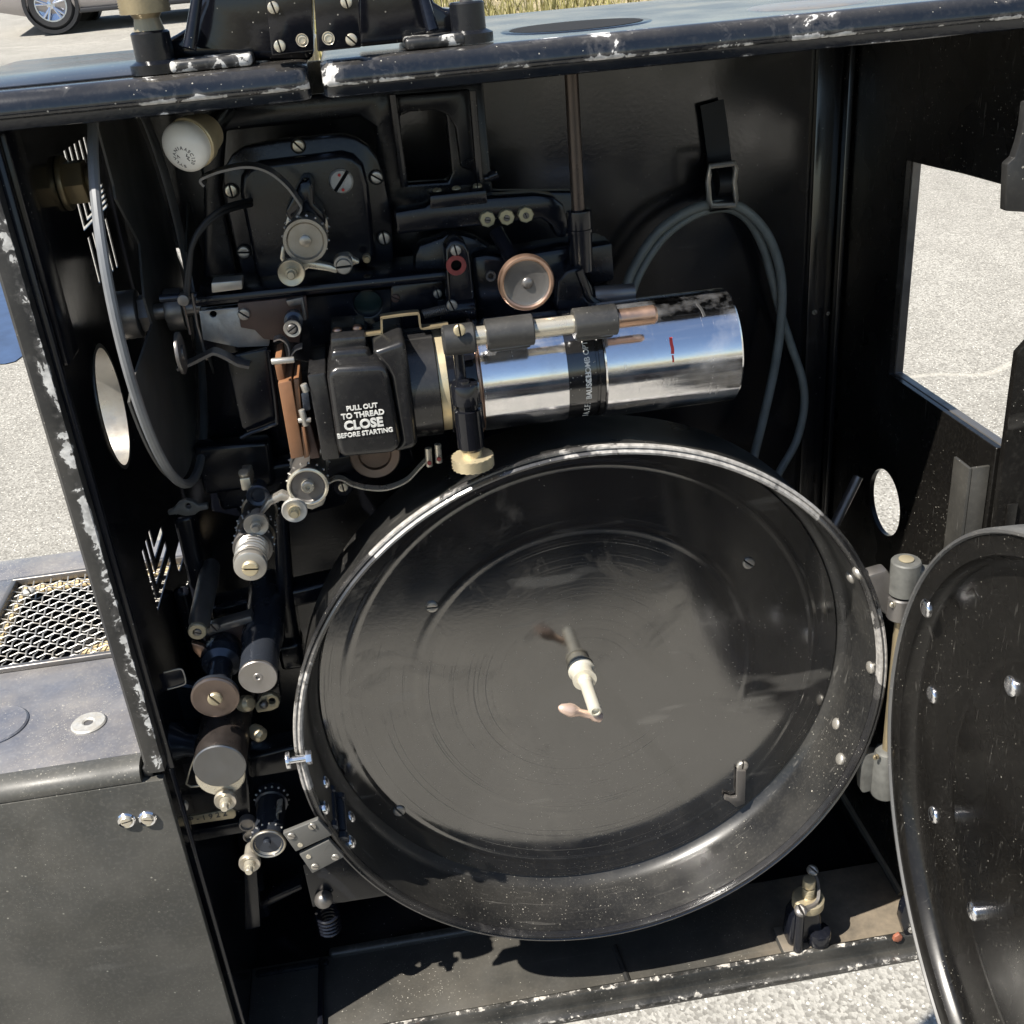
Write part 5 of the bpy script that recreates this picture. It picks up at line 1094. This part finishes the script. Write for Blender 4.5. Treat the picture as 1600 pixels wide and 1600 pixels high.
# ================================================================== FOLDING ARM BRACKETS ON TOP
def bracket(name, label, web, base, boss, rib, plate_, screws, dowel, pin):
    t = thing(name, (at(base[0][0], 60, .03).x, .03, .3906), label, 'bracket', 'folding arm brackets on the top lid')
    bm = bmesh.new(); pxplate(bm, web, .020, .030, .004, seg=3); obj('web', bm, GLOSS, t)
    b0 = at(*base[0], -.001); b1 = at(*base[1], -.001)
    bm = bmesh.new(); box(bm, (b0.x, .001, .3908), (b1.x, .070, .3958), .0018, 3); wear_set(bm, lambda c: .93 if c.y < .004 else .5); obj('foot', bm, CHIPJ, t)
    c = at(*boss[0], .010); 
    bm = bmesh.new(); lathe(bm, (c.x, .012, .3910), (0, 0, 1), [(0, 0), (boss[1]+.003, 0), (boss[1]+.003, .004), (boss[1], .0055), (boss[1], boss[2]), (boss[1]*.9, boss[2]+.0008), (0, boss[2]+.0008)], 32); wear_set(bm, lambda q: .75); bo = obj('boss', bm, CASTW, t)
    if pin == 'knob':
        bm = bmesh.new(); z = .3910+boss[2]+.001; lathe(bm, (c.x, .012, z), (0, 0, 1), [(0, 0), (.0068, 0), (.0062, .002), (.0056, .0050), (.0070, .0072), (0, .0072)], 28); knurl(bm, (c.x, .012, z+.0070), (0, 0, 1), .0112, .0085, 44, .08, 4); obj('thumb_nut', bm, OLDBRASS, bo, 12)
    else:
        bm = bmesh.new(); rod(bm, (c.x, .012, .3910+boss[2]), (c.x, .012, .3910+boss[2]+.02), .0030, 16); obj('pivot_pin', bm, DSTEEL, bo)
    bm = bmesh.new(); A = at(*rib[0], .010); B = at(*rib[1], .004); rod(bm, B, A, .0030, 12, 0, .0022); obj('rib', bm, CAST, t)
    bm = bmesh.new(); pxplate(bm, plate_, -.006, .008, .0008); hp = obj('hinge_plate', bm, GLOSS, t)
    for a, b, an in screws: pscrew(a, b, -.0064, 9, NICKEL, hp, an)
    turn('dowel', dowel[0], dowel[1], -.0066, [(0, 1), (4.5, 1), (5, 0), (6, 2), (8, 2.2), (9.5, 1), (10, 2.5), (10, 5), (0, 5)], NICKEL, hp, 28)
    return t
bracket('arm_bracket', 'black arm bracket with knurled brass thumb nut on the left top lid', [(256, 96), (256, 62), (272, 56), (288, 46), (302, 28), (314, 0), (322, -60), (490, -70), (490, 96)], [(258, 80), (390, 80)], [(237, 70), .0085, .0165], [(312, -30), (296, 76)],
        [(408, -60), (486, -60), (490, 80), (424, 87)], [(427, 12, 75), (437, 72, 80), (424, -30, 20)], (472, 63), 'knob')
tb = bracket('arm_bracket', 'black arm bracket with plain pivot pin on the right top lid', [(560, -70), (664, -60), (668, -20), (678, 4), (698, 16), (712, 12), (716, 60), (640, 66), (560, 74)], [(632, 60), (728, 50)], [(733, 45), .0080, .0165], [(654, -30), (676, 48)],
        [(487, -60), (556, -60), (565, 74), (496, 81)], [(541, 3, 80), (549, 62, 45), (535, -30, 20)], (513, 60), 'pin')
for a, b in ((480, -45), (505, -45)): pass

# ================================================================== SPRING LATCH ON THE FLOOR
lt = thing('latch_post', at(1245, 1460, .03), 'small brass topped spring latch standing on the dusty floor', 'latch')
B = at(1258, 1452, .034); bx_, by_ = B.x, .034
bm = bmesh.new(); box(bm, (bx_-.020, by_-.0105, -.2535), (bx_+.016, by_+.014, -.2465), .0015); obj('latch_base', bm, DUSTY, lt)
bm = bmesh.new(); plate(bm, [(bx_-.015, -.2465), (bx_+.013, -.2465), (bx_+.009, -.2200), (bx_+.006, -.2120), (bx_-.009, -.2120), (bx_-.013, -.2200)], [], (0, .016, 0), lambda u, v: V((u, by_-.007, v)), .003, 3); obj('latch_body', bm, CAST, lt)
bm = bmesh.new(); tube(bm, [(bx_-.0095, by_-.011, -.247), (bx_-.009, by_-.010, -.2085)], .0034, 12, 0); obj('latch_leg', bm, CAST, lt)
bm = bmesh.new(); plate(bm, circ(bx_+.008, by_+.001, .009, 20), [], (0, 0, -.012), lambda u, v: V((u, v-.007, -.2340)), .002); obj('latch_lobe', bm, CAST, lt)
bm = bmesh.new(); lathe(bm, (bx_+.001, by_, -.2135), (0, 0, 1), [(0, 0), (.0110, 0), (.0115, .0008), (.0115, .0072), (.0100, .0085), (.0062, .0085), (0, .0085)], 36); obj('latch_collar', bm, CREAM, lt)
bm = bmesh.new(); tube(bm, helix((bx_+.001, by_, -.205), (0, 0, 1), .0040, .0016, 6, 16), .0008, 6, 0); cyl(bm, (bx_+.001, by_, -.205), (0, 0, 1), .0036, .010, 18); cyl(bm, (bx_+.001, by_, -.195), (0, 0, 1), .0046, .0070, 22, .0008); obj('latch_plunger', bm, CREAM, lt)
bm = bmesh.new(); ribbon(bm, [(bx_-.0085, by_-.010, -.2068), (bx_+.004, by_-.0085, -.2040), (bx_+.0095, by_+.004, -.1990), (bx_+.0085, by_+.012, -.1960)], .0022, .0042, 5, up=(0, 0, 1)); obj('latch_spring', bm, DSTEEL, lt)
screw((bx_-.009, by_-.0115, -.2050), .0046, DSTEEL, lt, 80, (0, -.35, 1), dome=.3); screw((bx_+.0085, by_+.012, -.1930), .0042, STEEL, lt, 60, (.2, -.4, 1), dome=.3)
lt.location += V((-.0068, -.0150, .0031))
# catch with orange grease at the rail's end
bm = bmesh.new(); pxplate(bm, [(1408, 1440), (1412, 1420), (1420, 1408), (1434, 1402), (1438, 1458), (1416, 1466)], .004, .008, .001); ck = obj('rail_catch', bm, CAST, case)
bm = bmesh.new(); pxplate(bm, [(1396, 1471), (1398, 1465), (1406, 1460), (1411, 1464), (1409, 1470), (1403, 1473)], .001, .003, .0006); obj('grease_blob', bm, ORANGE, ck)
for a, b in ((1428, 1435), (1425, 1453)): pscrew(a, b, .0030, 6, STEEL, ck)

# the scene is finished: no stray data
for o in list(D.objects):
    if o.type == 'MESH' and len(o.data.vertices) == 0: D.objects.remove(o)
